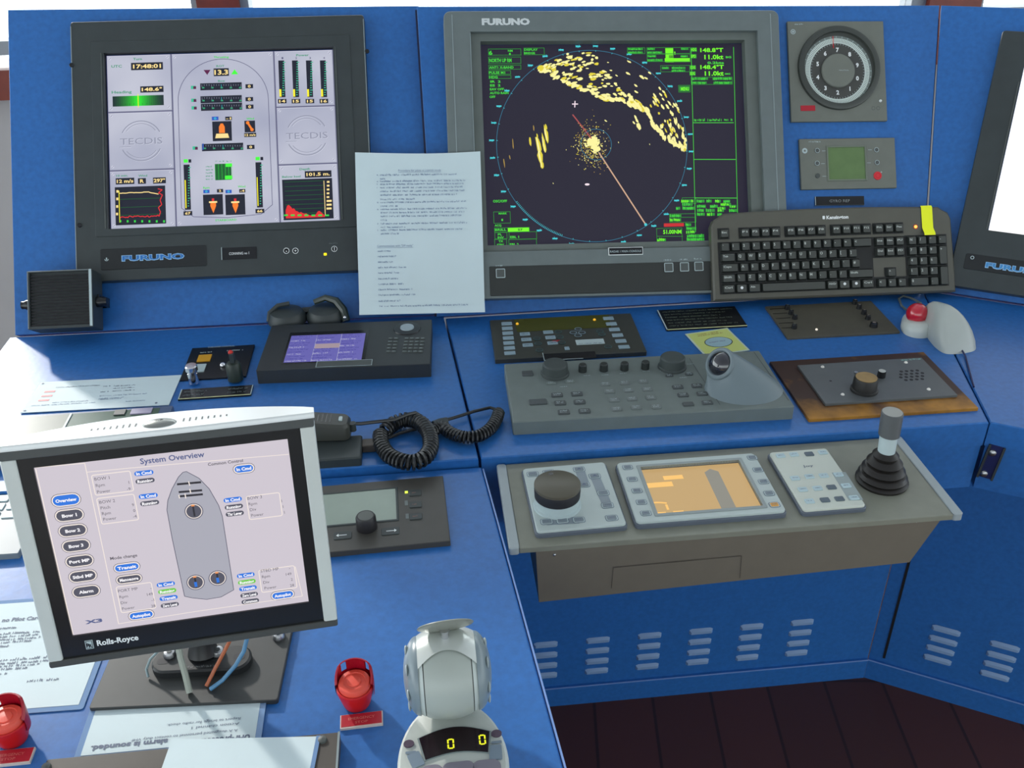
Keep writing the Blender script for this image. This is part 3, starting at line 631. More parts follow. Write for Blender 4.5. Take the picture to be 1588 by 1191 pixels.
B(226, 186, 355, 211); rt('6', 229, 201, 10, 14); rt('NM', 303, 194, 5, 18); rt('1', 308, 206, 5, 6); B(363, 183, 445, 210); rt('DISPLAY', 366, 190, 5.2, 52); rt('BRIDGE', 366, 203, 5.2, 42)
B(228, 217, 356, 243); rt('NORTH UP RM', 232, 230, 9, 86); B(230, 248, 357, 265); rt('ANT1 X-BAND', 233, 257, 6, 94); B(231, 269, 318, 284); rt('PULSE M1', 233, 277, 6, 62); B(232, 287, 320, 300); rt('HDG', 235, 294, 6, 32)
for i, s in enumerate(('IR  2', 'ES  2', 'EAV OFF', 'AUTO RAIN', 'OFF')): rt(s, 239, 311+i*14.6, 5.6, (40, 40, 54, 72, 22)[i], 'g')
rt('OSC/OFF', 268, 773, 6, 54); B(271, 814, 341, 859); rt('MARK', 292, 821, 4.6, 32); rt('1', 304, 846, 5, 6); rt('ACQ', 278, 868, 5, 26)
B(277, 877, 416, 892); fl(330, 876, 416, 890, 'gb'); rt('BRILL', 280, 885, 5.4, 44); rt('57', 370, 884, 5, 18, 'back'); B(279, 895, 330, 920); B(279, 922, 330, 948); rt('PL', 292, 903, 5, 16); rt('INV', 292, 915, 5, 24); rt('TX', 296, 930, 5, 18); rt('STBY', 290, 944, 5, 28); B(335, 893, 446, 920); rt('EBL 1', 341, 913, 5.5, 34); B(335, 922, 447, 948); rt('EBL 2', 341, 942, 5.5, 34)
# top right block
for k, (x0, y0, x1, y1) in enumerate(((760, 184, 830, 208), (834, 184, 1002, 208), (836, 209, 1003, 238))): B(x0, y0, x1, y1)
for i, (zx, zy, n_) in enumerate(((764, 190, 60), (764, 203, 60), (838, 190, 30), (838, 203, 60), (840, 217, 34), (840, 232, 62), (965, 190, 30), (965, 218, 30), (934, 262, 55), (934, 273, 55), (897, 262, 28))): p = r_(zx, zy); S.words(p[0], p[1]-2, p[0]+n_*.44, 4.4, .6, Gd['g'], 40+i); fl(zx, zy-4, zx+n_*.95, zy+4, 'gd')
fl(905, 187, 940, 240, 'gb'); fl(940, 200, 945, 212, 'gb'); fl(905, 225, 1003, 239, 'gb'); fl(920, 213, 938, 224, 'back'); B(890, 252, 1004, 277)
rt('148.8°T', 1038, 195, 10, 92, 'gb'); rt('11.0kt', 1055, 221, 11, 76, 'gb'); rt('BG', 1136, 222, 5, 22); rt('0.2kts', 1068, 243, 6, 66); rt('148.4°T', 1042, 259, 10, 94, 'gb'); rt('11.0kt', 1060, 283, 11, 76, 'gb'); rt('SMG', 1136, 285, 4, 22)
for i, y in enumerate((193, 218, 260, 283)): fl(1002, y-8, 1026, y+8, 'gd'); rt(('HDG', 'SPD', 'COG', 'SOG')[i], 1004, y, 7, 20, 'gb')
for i, (x0, n_) in enumerate(((1012, 62), (1092, 74), (1012, 58), (1096, 70))): y = 303 if i < 2 else 318; p = r_(x0, y); S.words(p[0], p[1]-2.6, p[0]+n_*.46, 5.4, .6, Gd['g'], 70+i); fl(x0, y-4, x0+n_, y+4, 'gd')
B(1008, 297, 1168, 325); B(962, 327, 1010, 354); rt('MENU', 973, 341, 8.5, 32, 'gb'); fl(966, 331, 1006, 350, 'gd')
S.poly([r_(1003, 188), r_(1060, 890)], .9, .45, Gd['g']); S.poly([r_(1163, 184), r_(1217, 822)], .9, .45, Gd['g'])
for y, xa, xb in ((470, 1026, 1181), (610, 1038, 1197), (758, 1050, 1211)): S.poly([r_(xa, y), r_(xb, y)], 1.1, .45, Gd['g'])
p = r_(1030, 460); S.words(p[0], p[1]-2.4, r_(1178, 460)[0], 5, .6, Gd['g'], 81)
k = 0
for zy, items in ((770, ((998, 48), (1058, 30), (1095, 20), (1128, 22), (1160, 26))), (783, ((1003, 40), (1150, 40))), (790, ((1060, 34), (1110, 30), (1185, 25))), (798, ((980, 16), (1005, 46), (1140, 30))), (806, ((1062, 26), (1095, 34), (1140, 24), (1184, 30))), (821, ((1062, 30), (1100, 30), (1140, 18))), (828, ((958, 44),)), (843, ((958, 44),)), (862, ((1020, 22),)), (876, ((1024, 38),)), (890, ((1024, 34),)), (905, ((1028, 66),)), (919, ((1028, 68),)), (921, ((914, 34),))):
    for zx, n_ in items: p = r_(zx, zy); S.words(p[0], p[1]-3, p[0]+n_*.46, 6, .6, Gd['gb' if k % 3 == 0 else 'g'], 90+k); fl(zx-1, zy-5, zx+n_, zy+5, 'gd'); k += 1
fl(936, 857, 1014, 868, 'red'); B(908, 876, 1012, 928); rt('51.00NM', 935, 890, 10, 72, 'gb'); B(955, 820, 1060, 852); B(1000, 757, 1056, 780)
S.line(*r_(1000, 833), *r_(1060, 833), .8, .5, Gd['gd']); S.line(*r_(912, 907), *r_(1012, 907), .8, .5, Gd['gd'])
S.build('screen', T, smooth=0)

# ================================================================== right display, on the angled console
def onS(px, py, h=.012): return PS.at(px, py, h)*1000
O = onS(1551, 50); O2 = onS(1481, 400); bot = onS(1530, 452); sl = [onS(1588, 123)[0], onS(1535, 330)[0]]; sb = onS(1528, 355); sb2 = onS(1588, 367)
lx = (O[0]+O2[0])/2; tp = O[1]; by = bot[1]; sx = sum(sl)/2; sy0 = (sb[1]+sb2[1])/2
Wd, Hd = 408, min(tp-sy0-38, 306)
Fc = PS.w((sx+Wd/2)/1000, (sy0+Hd/2)/1000, .012); F = Frame(Fc, PS.ex, PS.ey, Wd, Hd)
T = thing('marine_monitor', 'black framed display whitened by painted glare, cut off by the right edge of the picture', 'monitor', F, 'console display monitors')
W2, H2 = Wd/2, Hd/2; cxm, cym = sx+W2, sy0+H2
X0 = lx-cxm; X1 = W2+(-W2-X0); Y0 = by-cym; Y1 = tp-cym
MB().window((X0, X1, Y0, Y1), (-W2-1, W2+1, -H2-1, H2+1), -12, 9, blk, 0, 5).build('housing', T)
MB().rbox(-W2-5, -W2-3, -H2, H2-40, 9, 10.5, dgrey, .5, .4).build('edge_trim', T)
MB().flat([(-W2, -H2), (W2, -H2), (W2, H2), (-W2, H2)], 0, glow('painted_glare', (255, 255, 255), 1.15)).build('screen', T)  # white emission paints the glare over the whole screen
p = onS(1527, 412); tx, ty = p[0]-cxm, p[1]-cym
MB().rbox(tx-34, tx+150, ty-12, ty+16, 8.5, 10, mat('door_black', (28, 32, 34)), 3, .4).build('front_door', T)
MB().text('FURUNO', tx, ty-4.5, 13, 10.25, mat('logo_blue_edge', (150, 190, 225)), w=100, bold=.07).text('FURUNO', tx+1, ty-3.5, 11, 10.4, mat('logo_pale_blue', (60, 140, 200), .4), w=98, bold=.03).build('logo', T)
p = onS(1507, 401); MB().ring(p[0]-cxm, p[1]-cym, 3.2, 1.2, 10.2, silver, 16).build('keyhole', T)
# ================================================================== clock-like heading repeater
F = quad(PR, [(1216, 33.2), (1365, 33.2), (1381, 187), (1232, 189)], .006); W2, H2 = F.w/2, F.h/2; m = F.Z(1210, 20, 4.2556)
T = thing('heading_repeater', 'square grey heading repeater with round numbered dial and red label, beside the radar', 'instrument', F)
pg = mat('instrument_plate_grey', (110, 114, 106), .5, noise=.05)
MB().rbox(-W2, W2, -H2, H2, -6, 0, pg, 1, .6).build('base_plate', T)
cxl, cyl = m(385, 378); MB().lathe([(77, 0), (76, 5), (72, 6.5), (66, 6.5), (65, 2), (.3, 2)], mat('dial_bezel', (62, 66, 62), .4), *m(385, 365), 64).build('dial_bezel', T)
d = MB(); R0 = 60; c0 = cyl
cxl, cyl = m(375, 388)
d.ring(cxl, cyl, R0, 9, 2.6, mat('dial_pale', (206, 218, 212), .5), 96); d.disc(cxl, cyl, R0-9, 2.5, mat('dial_black', (66, 67, 64), .5), 64); d.ring(cxl, cyl, R0+4.5, 4.5, 2.6, mat('dial_outer_scale', (110, 120, 116), .5), 96)
for k in range(120):
    an = math.radians(k*3); c_, s_ = math.cos(an), math.sin(an); d.line(cxl+(R0-7.5)*c_, cyl+(R0-7.5)*s_, cxl+(R0-1)*c_, cyl+(R0-1)*s_, .8, 2.8, mat('tick_grey', (92, 100, 100)))
    if k % 2: d.line(cxl+(R0-12)*c_, cyl+(R0-12)*s_, cxl+(R0-9.6)*c_, cyl+(R0-9.6)*s_, .6, 2.8, silver)
for k in range(36):
    an = math.radians(k*10); c_, s_ = math.cos(an), math.sin(an); d.line(cxl+(R0+1)*c_, cyl+(R0+1)*s_, cxl+(R0+3.8)*c_, cyl+(R0+3.8)*s_, 1, 2.8, silver)
for k, n_ in enumerate('7890123456'):
    an = math.radians(88-k*36); d.text(n_, cxl+39*math.cos(an), cyl+39*math.sin(an)-3.6, 10.5, 2.9, white, al='C', bold=.04)
d.line(cxl-6, cyl+42, cxl-6, cyl+64, 1.4, 3, red).build('dial', T)
MB().lathe([(31, 2.6), (31, 6), (29.5, 7.5), (.3, 7.5)], pg, cxl, cyl, 40).text('NAUTICAL', cxl+1, cyl-1, 2.8, 7.7, silver, w=18).build('dial_hub', T)
x0, y1 = m(148, 612); x1, y0 = m(247, 646); MB().box(x0, x1, y0, y1, 0, .8, redlab).build('red_label', T)
x, y = m(672, 581); MB().sphere((x, y, 1), 2.6, white, 12).build('indicator_light', T)
q = MB(); x, y = m(68, 125); q.ring(x, y, 4.6, 1.4, .3, silver, 24).disc(x, y, 2, .3, silver, 12); x, y = m(76, 76); q.words(x, y-1, x+16, 2.6, .3, silver, 3); x, y = m(640, 628); q.ring(x-3, y, 3.5, .7, .3, dgrey, 20).ring(x+6, y, 3.5, .7, .3, dgrey, 20).build('printed_marks', T)

F = quad(PR, [(1236.6, 214.7), (1384.7, 214.7), (1393.6, 290), (1245.6, 295)], .006); W2, H2 = F.w/2, F.h/2
m = F.Z(1210, 20, 4.2556)
T = thing('control_display', 'small grey control panel with green display and red button, below the round dial', 'instrument', F)
MB().rbox(-W2, W2, -H2, H2, -6, 0, pg, 1, .6).build('base_plate', T)
x0, y1 = m(312, 888); x1, y0 = m(578, 1095)
MB().window((x0-3, x1+3, y0-3, y1+3), (x0, x1, y0, y1), 0, 1.8, mat('frame_olive_grey', (112, 120, 108), .4), .2, 1).build('display_frame', T)
MB().flat([(x0, y0), (x1, y0), (x1, y1), (x0, y1)], .4, mat('lcd_green', (98, 124, 78), .25, noise=.08)).build('display', T)
for zx, zy in ((242, 908), (247, 993), (257, 1076), (633, 906), (643, 988)):
    x, y = m(zx, zy); MB().cyl(x, y, 4.4, 0, 1.2, dgrey, 24).ring(x, y, 4.4, .8, 1.4, silver if zy < 1000 else dgrey, 24).build('button', T)
x, y = m(653, 1073); MB().cyl(x, y, 7.5, 0, 1.8, mat('button_red', (214, 44, 56), .4), 28, ch=.6).ring(x, y, 4.8, 1, 2, red, 24).text('*', x+6, y+3, 7, .3, white).build('red_button', T)
q = MB(); x, y = m(157, 908); q.disc(x, y, 5, .3, silver, 24).disc(x, y, 2, .4, pg, 12); x, y = m(180, 850); q.words(x, y-1, x+22, 3, .3, silver, 13)
for zx, zy in ((275, 910), (275, 995), (290, 1079), (580, 905), (580, 990)): x, y = m(zx, zy); q.line(x, y, x+7, y, .7, .3, silver)
q.build('printed_marks', T)
F = quad(PR, [(1263, 305), (1339, 304), (1341, 317), (1265, 318)], .002); W2, H2 = F.w/2, F.h/2
MB().box(-W2, W2, -H2, H2, -2, 0, blk2).box(-W2, -W2+1.2, -H2, H2, 0, .3, silver).box(-W2, W2, -H2-.8, -H2, -2, .1, dgrey).text('GYRO REP', 0, -3, 7, .3, mat('faded_ink', (150, 156, 156)), w=38, al='C').build('name_plate', fr=F, label='small black engraved name strip on blue panel just above the keyboard', cat='label')

# ================================================================== keyboard leaning on the panel
pq = [(1117.7, 375.7), (1470, 363), (1468.7, 443), (1117.7, 456)]
F = quad(PR, pq, .046); W2, H2 = F.w/2, F.h/2
T = thing('computer_keyboard', 'black computer keyboard leaning upright against the radar display', 'keyboard', F)
U = F.w/22.5; V_ = F.h/5; k_ = F.Z(1080, 290, 3.126)
X0, X1 = -W2-12, W2+13; Y0 = -H2-11; YT = k_(690, 97)[1]; YL = k_(130, 150)[1]
P = [(X0-2, Y0), (X1+2, Y0), (X1+2, Y0+30), (X1, YL-14), (X1-5, YL-3), (X1-16, YL+3)]
for i in range(0, 13): t = i/12; x = X1-22+(X0+22-X1+22)*t; P.append((x, YL+5+(YT-YL-5)*math.sin(math.pi*(.08+.84*t))**.7))
P += [(X0+16, YL+3), (X0+5, YL-3), (X0, YL-14), (X0-2, Y0+30)]
slab(MB(), P, -22, -3, kbody, 3).build('case', T)
mb = MB(); wel = mat('key_well', (20, 22, 22), .6)
for x0, x1, y0, y1 in ((-.15, 15.1, 0, 5), (15.1, 18.4, 2.95, 5), (15.1, 18.4, 0, 1.1), (16.15, 17.35, 1.1, 2), (18.35, 22.6, 0, 5.05), (-.1, 1.05, 5.25, 6.35), (1.95, 6.05, 5.25, 6.35), (6.45, 10.55, 5.25, 6.35), (10.95, 15.05, 5.25, 6.35), (15.2, 18.3, 5.25, 6.35)):
    mb.flat([(-W2+x0*U, -H2+y0*V_), (-W2+x1*U, -H2+y0*V_), (-W2+x1*U, -H2+y1*V_), (-W2+x0*U, -H2+y1*V_)], -2.7, wel)
mb.build('key_bed', T)
keys = []
def K(x, row, w_=1, leg='', h=1): keys.append((x, row, w_, leg, h))
for i, x in enumerate([0]+[2+k for k in range(4)]+[6.5+k for k in range(4)]+[11+k for k in range(4)]+[15.25, 16.25, 17.25]): K(x, 5.3, 1, ('Esc F1 F2 F3 F4 F5 F6 F7 F8 F9 F10 F11 F12 Prt Scr Pau'.split())[i])
for i, c in enumerate('`1234567890-='): K(i, 4, 1, c)
K(13, 4, 2, '<')
K(0, 3, 1.5, 'Tab'); 
for i, c in enumerate('QWERTYUIOP[]'): K(1.5+i, 3, 1, c)
K(0, 2, 1.75, 'Caps')
for i, c in enumerate("ASDFGHJKL;'#"): K(1.75+i, 2, 1, c)
K(0, 1, 1.4, 'Shift')
for i, c in enumerate('\\ZXCVBNM,./'): K(1.4+i, 1, 1, c)
K(12.4, 1, 2.6, 'Shift')
for x, w_, l_ in ((0, 1.3, 'Ctrl'), (1.3, 1.2, 'o'), (2.5, 1.3, 'Alt'), (3.8, 6.4, ''), (10.2, 1.2, 'AltGr'), (11.4, 1.2, 'o'), (12.6, 1.1, 'o'), (13.7, 1.3, 'Ctrl')): K(x, 0, w_, l_)
for r, s in ((4, ('Ins', 'Hm', 'PU')), (3, ('Del', 'End', 'PD'))):
    for i in range(3): K(15.25+i, r, 1, s[i])
K(16.25, 1, 1, '^'); [K(15.25+i, 0, 1, s) for i, s in enumerate('<v>')]
for r, s in ((4, 'N/*-'), (3, '789'), (2, '456'), (1, '123')):
    for i, c in enumerate(s): K(18.5+i, r, 1, c)
K(21.5, 2, 1, '+', 2); K(18.5, 0, 2, '0'); K(20.5, 0, 1, '.'); K(21.5, 0, 1, '', 2)
keyl = mat('key_legend', (190, 196, 190), .5); keyt = mat('key_top', (64, 67, 63), .45)
def keymesh(mb, k):
    x, r, w_, leg, h = k; x0, x1 = -W2+x*U+.9, -W2+(x+w_)*U-.9; y0, y1 = -H2+r*V_+.9, -H2+(r+h)*V_-.9
    a0 = mb.rr_pts(x0, x1, y0, y1, 1, 2); b0 = mb.rr_pts(x0+2, x1-2, y0+1.6, y1-2.4, 1.5, 2)
    mb.loops([[(p, q, -2.6) for p, q in a0], [(p, q, 3.6) for p, q in b0]], keyc, cap1=False); mb.flat(b0, 3.6, keyt)
    if leg == 'o': mb.disc((x0+x1)/2, (y0+y1)/2+.5, 2.6, 3.75, white, 10)
    elif leg: mb.text(leg, x0+3.2, y1-9.2 if len(leg) == 1 else y1-8.4, 6.4 if len(leg) == 1 else 4.6, 3.75, keyl, w=None if len(leg) == 1 else min(9 if len(leg) < 4 else 14, x1-x0-5.5), bold=.02)
keys.sort(key=lambda k: -k[2]*k[4])
for k in keys[:96]:
    mb = MB(); keymesh(mb, k); mb.build('key', T)
mb = MB(); [keymesh(mb, k) for k in keys[96:]]; mb.build('keys', T, kind='stuff')
x, y = k_(640, 143); MB().text('Kensington', x+1, y-4, 8.5, -2.7, white, w=k_(750, 143)[0]-x-1, bold=.04).rflat(x-6, x-1.5, y-4, y+2, -2.7, white, 1).build('logo', T)
x, y = k_(1076, 190); MB().sphere((x, y, -3), 3.0, glow('led_orange', (255, 190, 90), 1.6), 12).ring(x, y, 4.4, 1.6, -2.6, mat('led_rim', (180, 70, 20)), 16).build('status_light', T)
c0, c1 = k_(1105, 90), k_(1160, 233)
MB().loops([[(c0[0]+1, y, z), (c1[0], y, z)] for y, z in ((c0[1]+3, -12), (c0[1]+1.5, -4), (c0[1]-2, -1.6), (c1[1]+14, -1.4), (c1[1]+4, 4.8), (c1[1], 5.4))], yel, False, False, closed=False).build('sticky_tape', fr=F, label='bright yellow strip of tape stuck over upper right of the keyboard', cat='tape')

# ================================================================== paper taped over the seam
q = [(552, 235), (747, 233), (750.5, 484), (555, 488)]
F = quad(PR, q, .046); W2, H2 = F.w/2, F.h/2; m = F.Z(530, 220, 4.2543)
mb = MB(); rows = []; N = 14
for i in range(N+1):
    t = i/N; y = H2-t*F.h; z = -6+4*math.sin(t*5); 
    if t > .93: z += (t-.93)*90
    rows.append([(-W2+F.w*s/10, y+(-3*math.sin(math.pi*s/10) if i == 0 else 0), z+1.2*math.sin(s*.6)) for s in range(11)])
mb.loops(rows, paper, False, False, closed=False)
def zat(y): t = (H2-y)/F.h; return -6+4*math.sin(t*5)+1.9
pl = mat('print_grey', (128, 146, 172), .7)
x, y = m(378, 186); mb.text('Procedure for pilots at joystick mode', x, y-2, 5, zat(y), pl, w=m(660, 186)[0]-x); mb.line(x, y-3.4, m(660, 186)[0], y-3.4, .5, zat(y), pl)
ls = [(218, 258, 780), (243, 258, 292), (260, 258, 828), (280, 258, 820), (303, 258, 812), (327, 258, 818), (352, 258, 770), (380, 258, 492), (400, 258, 828), (425, 258, 372), (445, 258, 832), (468, 258, 818), (492, 258, 800), (517, 258, 300), (540, 258, 832), (563, 258, 420), (582, 258, 800), (606, 258, 385), (718, 235, 326), (754, 235, 372), (790, 235, 334), (826, 235, 428), (862, 235, 380), (900, 235, 370), (936, 235, 410), (972, 235, 466), (1008, 235, 490), (1048, 235, 388), (1083, 240, 835)]
for i, (zy, x0, x1) in enumerate(ls): p = m(x0, zy); mb.words(p[0], p[1]-1.5, m(x1, zy)[0], 3.4, zat(p[1])+(1.4 if zy > 1040 else 0), pl, i)
for zy in (218, 260, 280, 303, 400, 445, 540, 582): p = m(236, zy); mb.words(p[0], p[1]-1.5, p[0]+3, 3.4, zat(p[1]), pl, zy)
x, y = m(232, 684); mb.text('Communication with "DP ready"', x, y-2, 5, zat(y), pl, w=m(468, 684)[0]-x); mb.line(x, y-3.4, m(468, 684)[0], y-3.4, .5, zat(y), pl)
mb.build('paper_sheet', fr=F, label='white printed instruction sheet hanging between the two main displays', cat='paper')

# ================================================================== speaker box at the left
q = [(42, 420), (144, 418), (144, 506), (44, 513)]
F = quad(PL, q, .062); W2, H2 = F.w/2, F.h/2
T = thing('loudspeaker', 'black square loudspeaker on a bracket, in front of the left console panel', 'speaker', F)
MB().window((-W2, W2, -H2, H2), (-W2+4, W2-6, -H2+5, H2-3), -44, 2, blk, -3, 2).rbox(-W2+.5, W2-.5, -H2+.5, H2-.5, -45, -4, blk, 2, .5).build('housing', T)
mb = MB()
for k in range(17): y = -H2+6+k*(F.h-11)/17; mb.box(-W2+4, W2-6, y, y+2.4, -4, -.5, blk2)
mb.build('grille', T)
mb = MB(); mb.box(W2-5, W2-.8, -H2+2, H2-.5, 2, 2.6, silver).box(-W2+.5, -W2+2, -H2+2, H2-.5, 2, 2.5, mat('edge_pale', (120, 128, 130), .4)).box(-W2+2, W2-6, H2-1.6, H2-.4, 2, 2.4, mat('edge_pale', (120, 128, 130), .4)).build('edge_trim', T)  # paler strips laid along the side and top edges
for s in (-1, 1):
    MB().lathe([(9, 0), (9, 8), (7, 12), (7, 17), (.3, 18)], blk2, c=(0, 0, 0), seg=14).build('knob', T)
    kn = [o for o in T.children if o.name.startswith('knob')][-1]; kn.matrix_basis = Matrix.Translation((s*(W2)/1000, -.004, -.018)) @ Matrix.Rotation(s*math.pi/2, 4, 'Y')
MB().box(W2+3, W2+6, -8, 8, -58, -12, blk2).box(-W2-6, -W2-3, -8, 8, -58, -12, blk2).box(-W2-6, W2+6, -8, 8, -61, -58, blk2).build('bracket', T)

# ================================================================== phone style control unit
q = [(411, 505), (661, 496), (677, 563), (408, 574)]
F = quad(DESK, q, .024); W2, H2 = F.w/2, F.h/2; m = F.Z(390, 440, 3.722)
T = thing('communication_panel', 'low black desk unit with small violet menu display and round key, behind the hand microphone', 'intercom', F)
MB().rbox(-W2, W2, -H2, H2, -24, 0, mat('unit_black', (44, 48, 50), .45, noise=.06), 2, 1).build('housing', T)
x0, y1 = m(216, 304); x1, y0 = m(665, 438)
MB().rflat(x0-4, x1+6, y0-3, y1+12, .3, blk2, 2).build('display_surround', T)
s = MB(); s.flat([(x0, y0), (x1, y0), (x1, y1), (x0, y1)], .6, glow('menu_violet', (104, 100, 180), .9)); wl = glow('menu_line', (180, 180, 210), .9); hl = glow('menu_highlight', (168, 150, 160), .9)
for t in (.35, .68): s.line(x0+(x1-x0)*t, y0, x0+(x1-x0)*t, y1, .7, .8, wl)
for i in range(12):
    for j in range(3):
        if i in (6, 7) and j == 1: continue
        s.words(x0+(x1-x0)*(j/3)+2, y0+(y1-y0)*(i+.2)/12, x0+(x1-x0)*((j+1)/3)-3-(i*7 % 11), (y1-y0)/20, .9, glow('menu_text', (70, 66, 150), .9) if i % 3 else wl, i*5+j)
s.box(x0+(x1-x0)*.355, x0+(x1-x0)*.68, y0+(y1-y0)*.47, y0+(y1-y0)*.64, .8, 1, hl); s.build('display', T)
x0, y1 = m(410, 450); x1, y0 = m(735, 474); MB().box(x0, x1, y0+2, y1, 0, 1, dgrey).outline(x0, x1, y0+2, y1, .9, 1.2, silver).build('name_plate', T)
x, y = m(880, 262); MB().lathe([(23, 0), (22, 1.5), (16, 2), (.3, 2)], blk2, x, y, 40).lathe([(11.5, 2), (11, 4), (.3, 4.5)], mat('key_pale', (150, 165, 172), .35), x, y, 32).build('round_key', T)
for r in range(5):
    for c in range(7):
        if c == 2: continue
        x, y = m(800+c*31+r*2, 318+r*18.5); MB().rbox(x-3.6, x+3.6, y-3.2, y+3.2, 0, 1.2, dgrey, 1.4, .4, 2).words(x-2.5, y-.8, x+2.5, 1.8, 1.4, silver, r*7+c).build('button', T)

# --- headset behind it
F = base(DESK, 468, 497, 0)
T = thing('headset', 'black headset with two padded cups lying behind the low black desk unit', 'headset', F)
c1 = F.hit(445, 491, 20); c2 = F.hit(505, 487, 20)
for c, s in ((c1, -1), (c2, 1)):
    mb = MB(); mb.lathe([(8, 0), (26, 3), (33, 12), (33, 20), (27, 30), (16, 33), (.3, 33)], blk, c[0], c[1], 28).build('ear_cup', T)
mb = MB(); P = []
for i in range(15): t = math.radians(180-i*180/14); P.append(((c1[0]+c2[0])/2+math.cos(t)*44, c1[1]-2+14*math.sin(t), 33+4*math.sin(t)))
P = [(c1[0]-30, c1[1]-12, 18), (c1[0]-28, c1[1]-2, 30), (c1[0]-14, c1[1]+8, 38), (c1[0]+6, c1[1]+10, 40)]; mb.tube(P, 4, blk)
P = [(c2[0]-18, c2[1]+8, 40), (c2[0]+2, c2[1]+10, 46), (c2[0]+20, c2[1]+4, 42), (c2[0]+32, c2[1]-8, 30), (c2[0]+36, c2[1]-20, 14)]; mb.tube(P, [5, 6, 7, 7, 7], mat('black_satin', (46, 56, 52), .25)); mb.tube([(c1[0], c1[1]+12, 22), ((c1[0]+c2[0])/2, c1[1]+16, 22), (c2[0], c2[1]+12, 22)], 6, blk); mb.build('headband', T)
MB().sphere((c2[0]+34, c2[1]-22, 22), 3.5, chrome, 12).build('pivot', T)

# --- key switch panel
q = [(291, 540), (389, 535), (388, 582), (286, 589)]
F = quad(DESK, q, .003); W2, H2 = F.w/2, F.h/2; m = F.Z(270, 520, 10.83)
T = thing('switch_panel', 'small black panel with orange label, chrome key lock and dark rotary lever', 'switch panel', F)
MB().rbox(-W2, W2, -H2, H2, -3, 0, blk2, 1, .5).build('plate', T)
q_ = MB(); x, y = m(585, 210); q_.text('THRUSTER CONTROL', x-8, y-1, 6, .4, silver, w=44); x, y = m(395, 300); q_.words(x, y-1, x+22, 4, .4, silver, 1); x, y = m(850, 270); q_.words(x, y-1, x+28, 4, .4, silver, 2).build('printed_marks', T)
x0, y1 = m(390, 345); x1, y0 = m(605, 440); MB().box(x0, x1, y0, y1, 0, 1.5, mat('orange_label', (206, 150, 16), .4)).build('orange_label', T)
x0, y1 = m(395, 500); x1, y0 = m(555, 615); MB().box(x0, x1, y0, y1, 0, 1.5, silver).build('white_label', T)
x, y = m(345, 760); x, y = F.hit(301, 594, 0); MB().lathe([(8, 0), (8, 17), (6.5, 18), (6.5, 21), (9.5, 22), (9.5, 29), (8, 31), (.3, 31)], chrome, x, y+2, 28).build('key_lock', T)
x, y = F.hit(365, 590, 0); MB().lathe([(12, 0), (11.5, 26), (9, 30), (.3, 31)], mat('lever_green_black', (34, 46, 40), .4), x, y+4, 24).box(x-3, x+3, y, y+12, 28, 46, blk).sphere((x-1, y+7, 46), 4, mat('lever_red_tip', (200, 40, 30), .4), 12).build('rotary_lever', T)
x, y = m(855, 520); MB().sphere((x, y, 2), 5, chrome, 16).build('screw', T)
q = [(280, 604), (391, 597), (391, 611.5), (277, 619.5)]
F = quad(DESK, q, .003); W2, H2 = F.w/2, F.h/2
MB().box(-W2, W2, -H2, H2, -3, 0, blk2).box(-W2, W2, -H2, -H2+1.4, 0, .4, mat('cream_edge', (216, 214, 160))).box(-W2, -W2+1.4, -H2, H2, 0, .4, silver).box(W2-1.2, W2, -H2, H2, 0, .4, silver).words(-W2+6, 4, -14, 4, .4, mat('dim_ink', (100, 110, 110)), 3).words(-W2+6, -6, -14, 4, .4, mat('dim_ink', (100, 110, 110)), 5).words(18, 4, W2-6, 4, .4, mat('dim_ink', (100, 110, 110)), 6).words(18, -6, W2-6, 4, .4, mat('dim_ink', (100, 110, 110)), 7).build('name_plate', fr=F, label='black engraved plate with pale border just in front of the chrome key lock', cat='label')

# --- laminated sheet and the long dark unit at the far left
q = [(59, 592), (275.5, 583), (268, 626), (36, 641)]
F = quad(DESK, q, .002); W2, H2 = F.w/2, F.h/2; m = F.Z(0, 380, 3.781)
mb = MB(); mb.box(-W2, W2, -H2, H2, -1.2, 0, paper)
for i, (zy, x0, x1) in enumerate(((835, 330, 600), (828, 680, 810), (842, 680, 810), (857, 680, 805), (862, 610, 660), (830, 620, 660), (885, 610, 880), (900, 610, 760), (905, 610, 740), (915, 770, 890), (925, 330, 560), (945, 200, 600))): x, y = m(x0, zy); mb.words(x, y-1, m(x1, zy)[0], 3.4, .3, ink if zy < 880 else pl, i+50)
for zx, zy in ((262, 860), (250, 886), (236, 912)): x, y = m(zx, zy); mb.rflat(x, x+16, y-2.4, y+2.4, .3, mat('red_marker', (214, 90, 96)), .5)
for x, y in ((-W2+5, H2-5), (-W2+5, -H2+5), (W2-20, -H2+7)): mb.disc(x, y, 2, .4, ink, 12)
mb.build('paper_sheet', fr=F, label='flat white sheet with three red marks lying behind the tilted touch monitor', cat='paper')
q = [(20, 646), (262, 629), (250, 700), (-40, 720)]
F = quad(DESK, q, .012); W2, H2 = F.w/2, F.h/2; m = F.Z(0, 560, 6.618)
T = thing('instrument_unit', 'long dark green-grey unit with blue-grey frame, mostly hidden behind the tilted touch monitor', 'instrument', F)
ol = mat('olive_grey_panel', (84, 90, 76), .3, noise=.06)
MB().rbox(-W2, W2, -H2, H2, -12, 0, mat('frame_blue_grey', (66, 84, 118), .4), 2, .8).build('housing', T)
x0 = m(100, 560)[0]; xs = m(725, 560)[0]
MB().rflat(-W2+8, xs-2, -H2+4, H2-5, .3, ol, 1).rflat(xs+2, W2-18, -H2+4, H2-5, .3, mat('lcd_green_dark', (60, 84, 66), .25), 1).box(xs-1.5, xs+1.5, -H2, H2-5, 0, 1.5, silver).build('front_panel', T)
x, y = m(1215, 525); MB().rbox(x-8, x+8, y-9, y+6, 0, 2, blk, 1, .4).build('button', T)
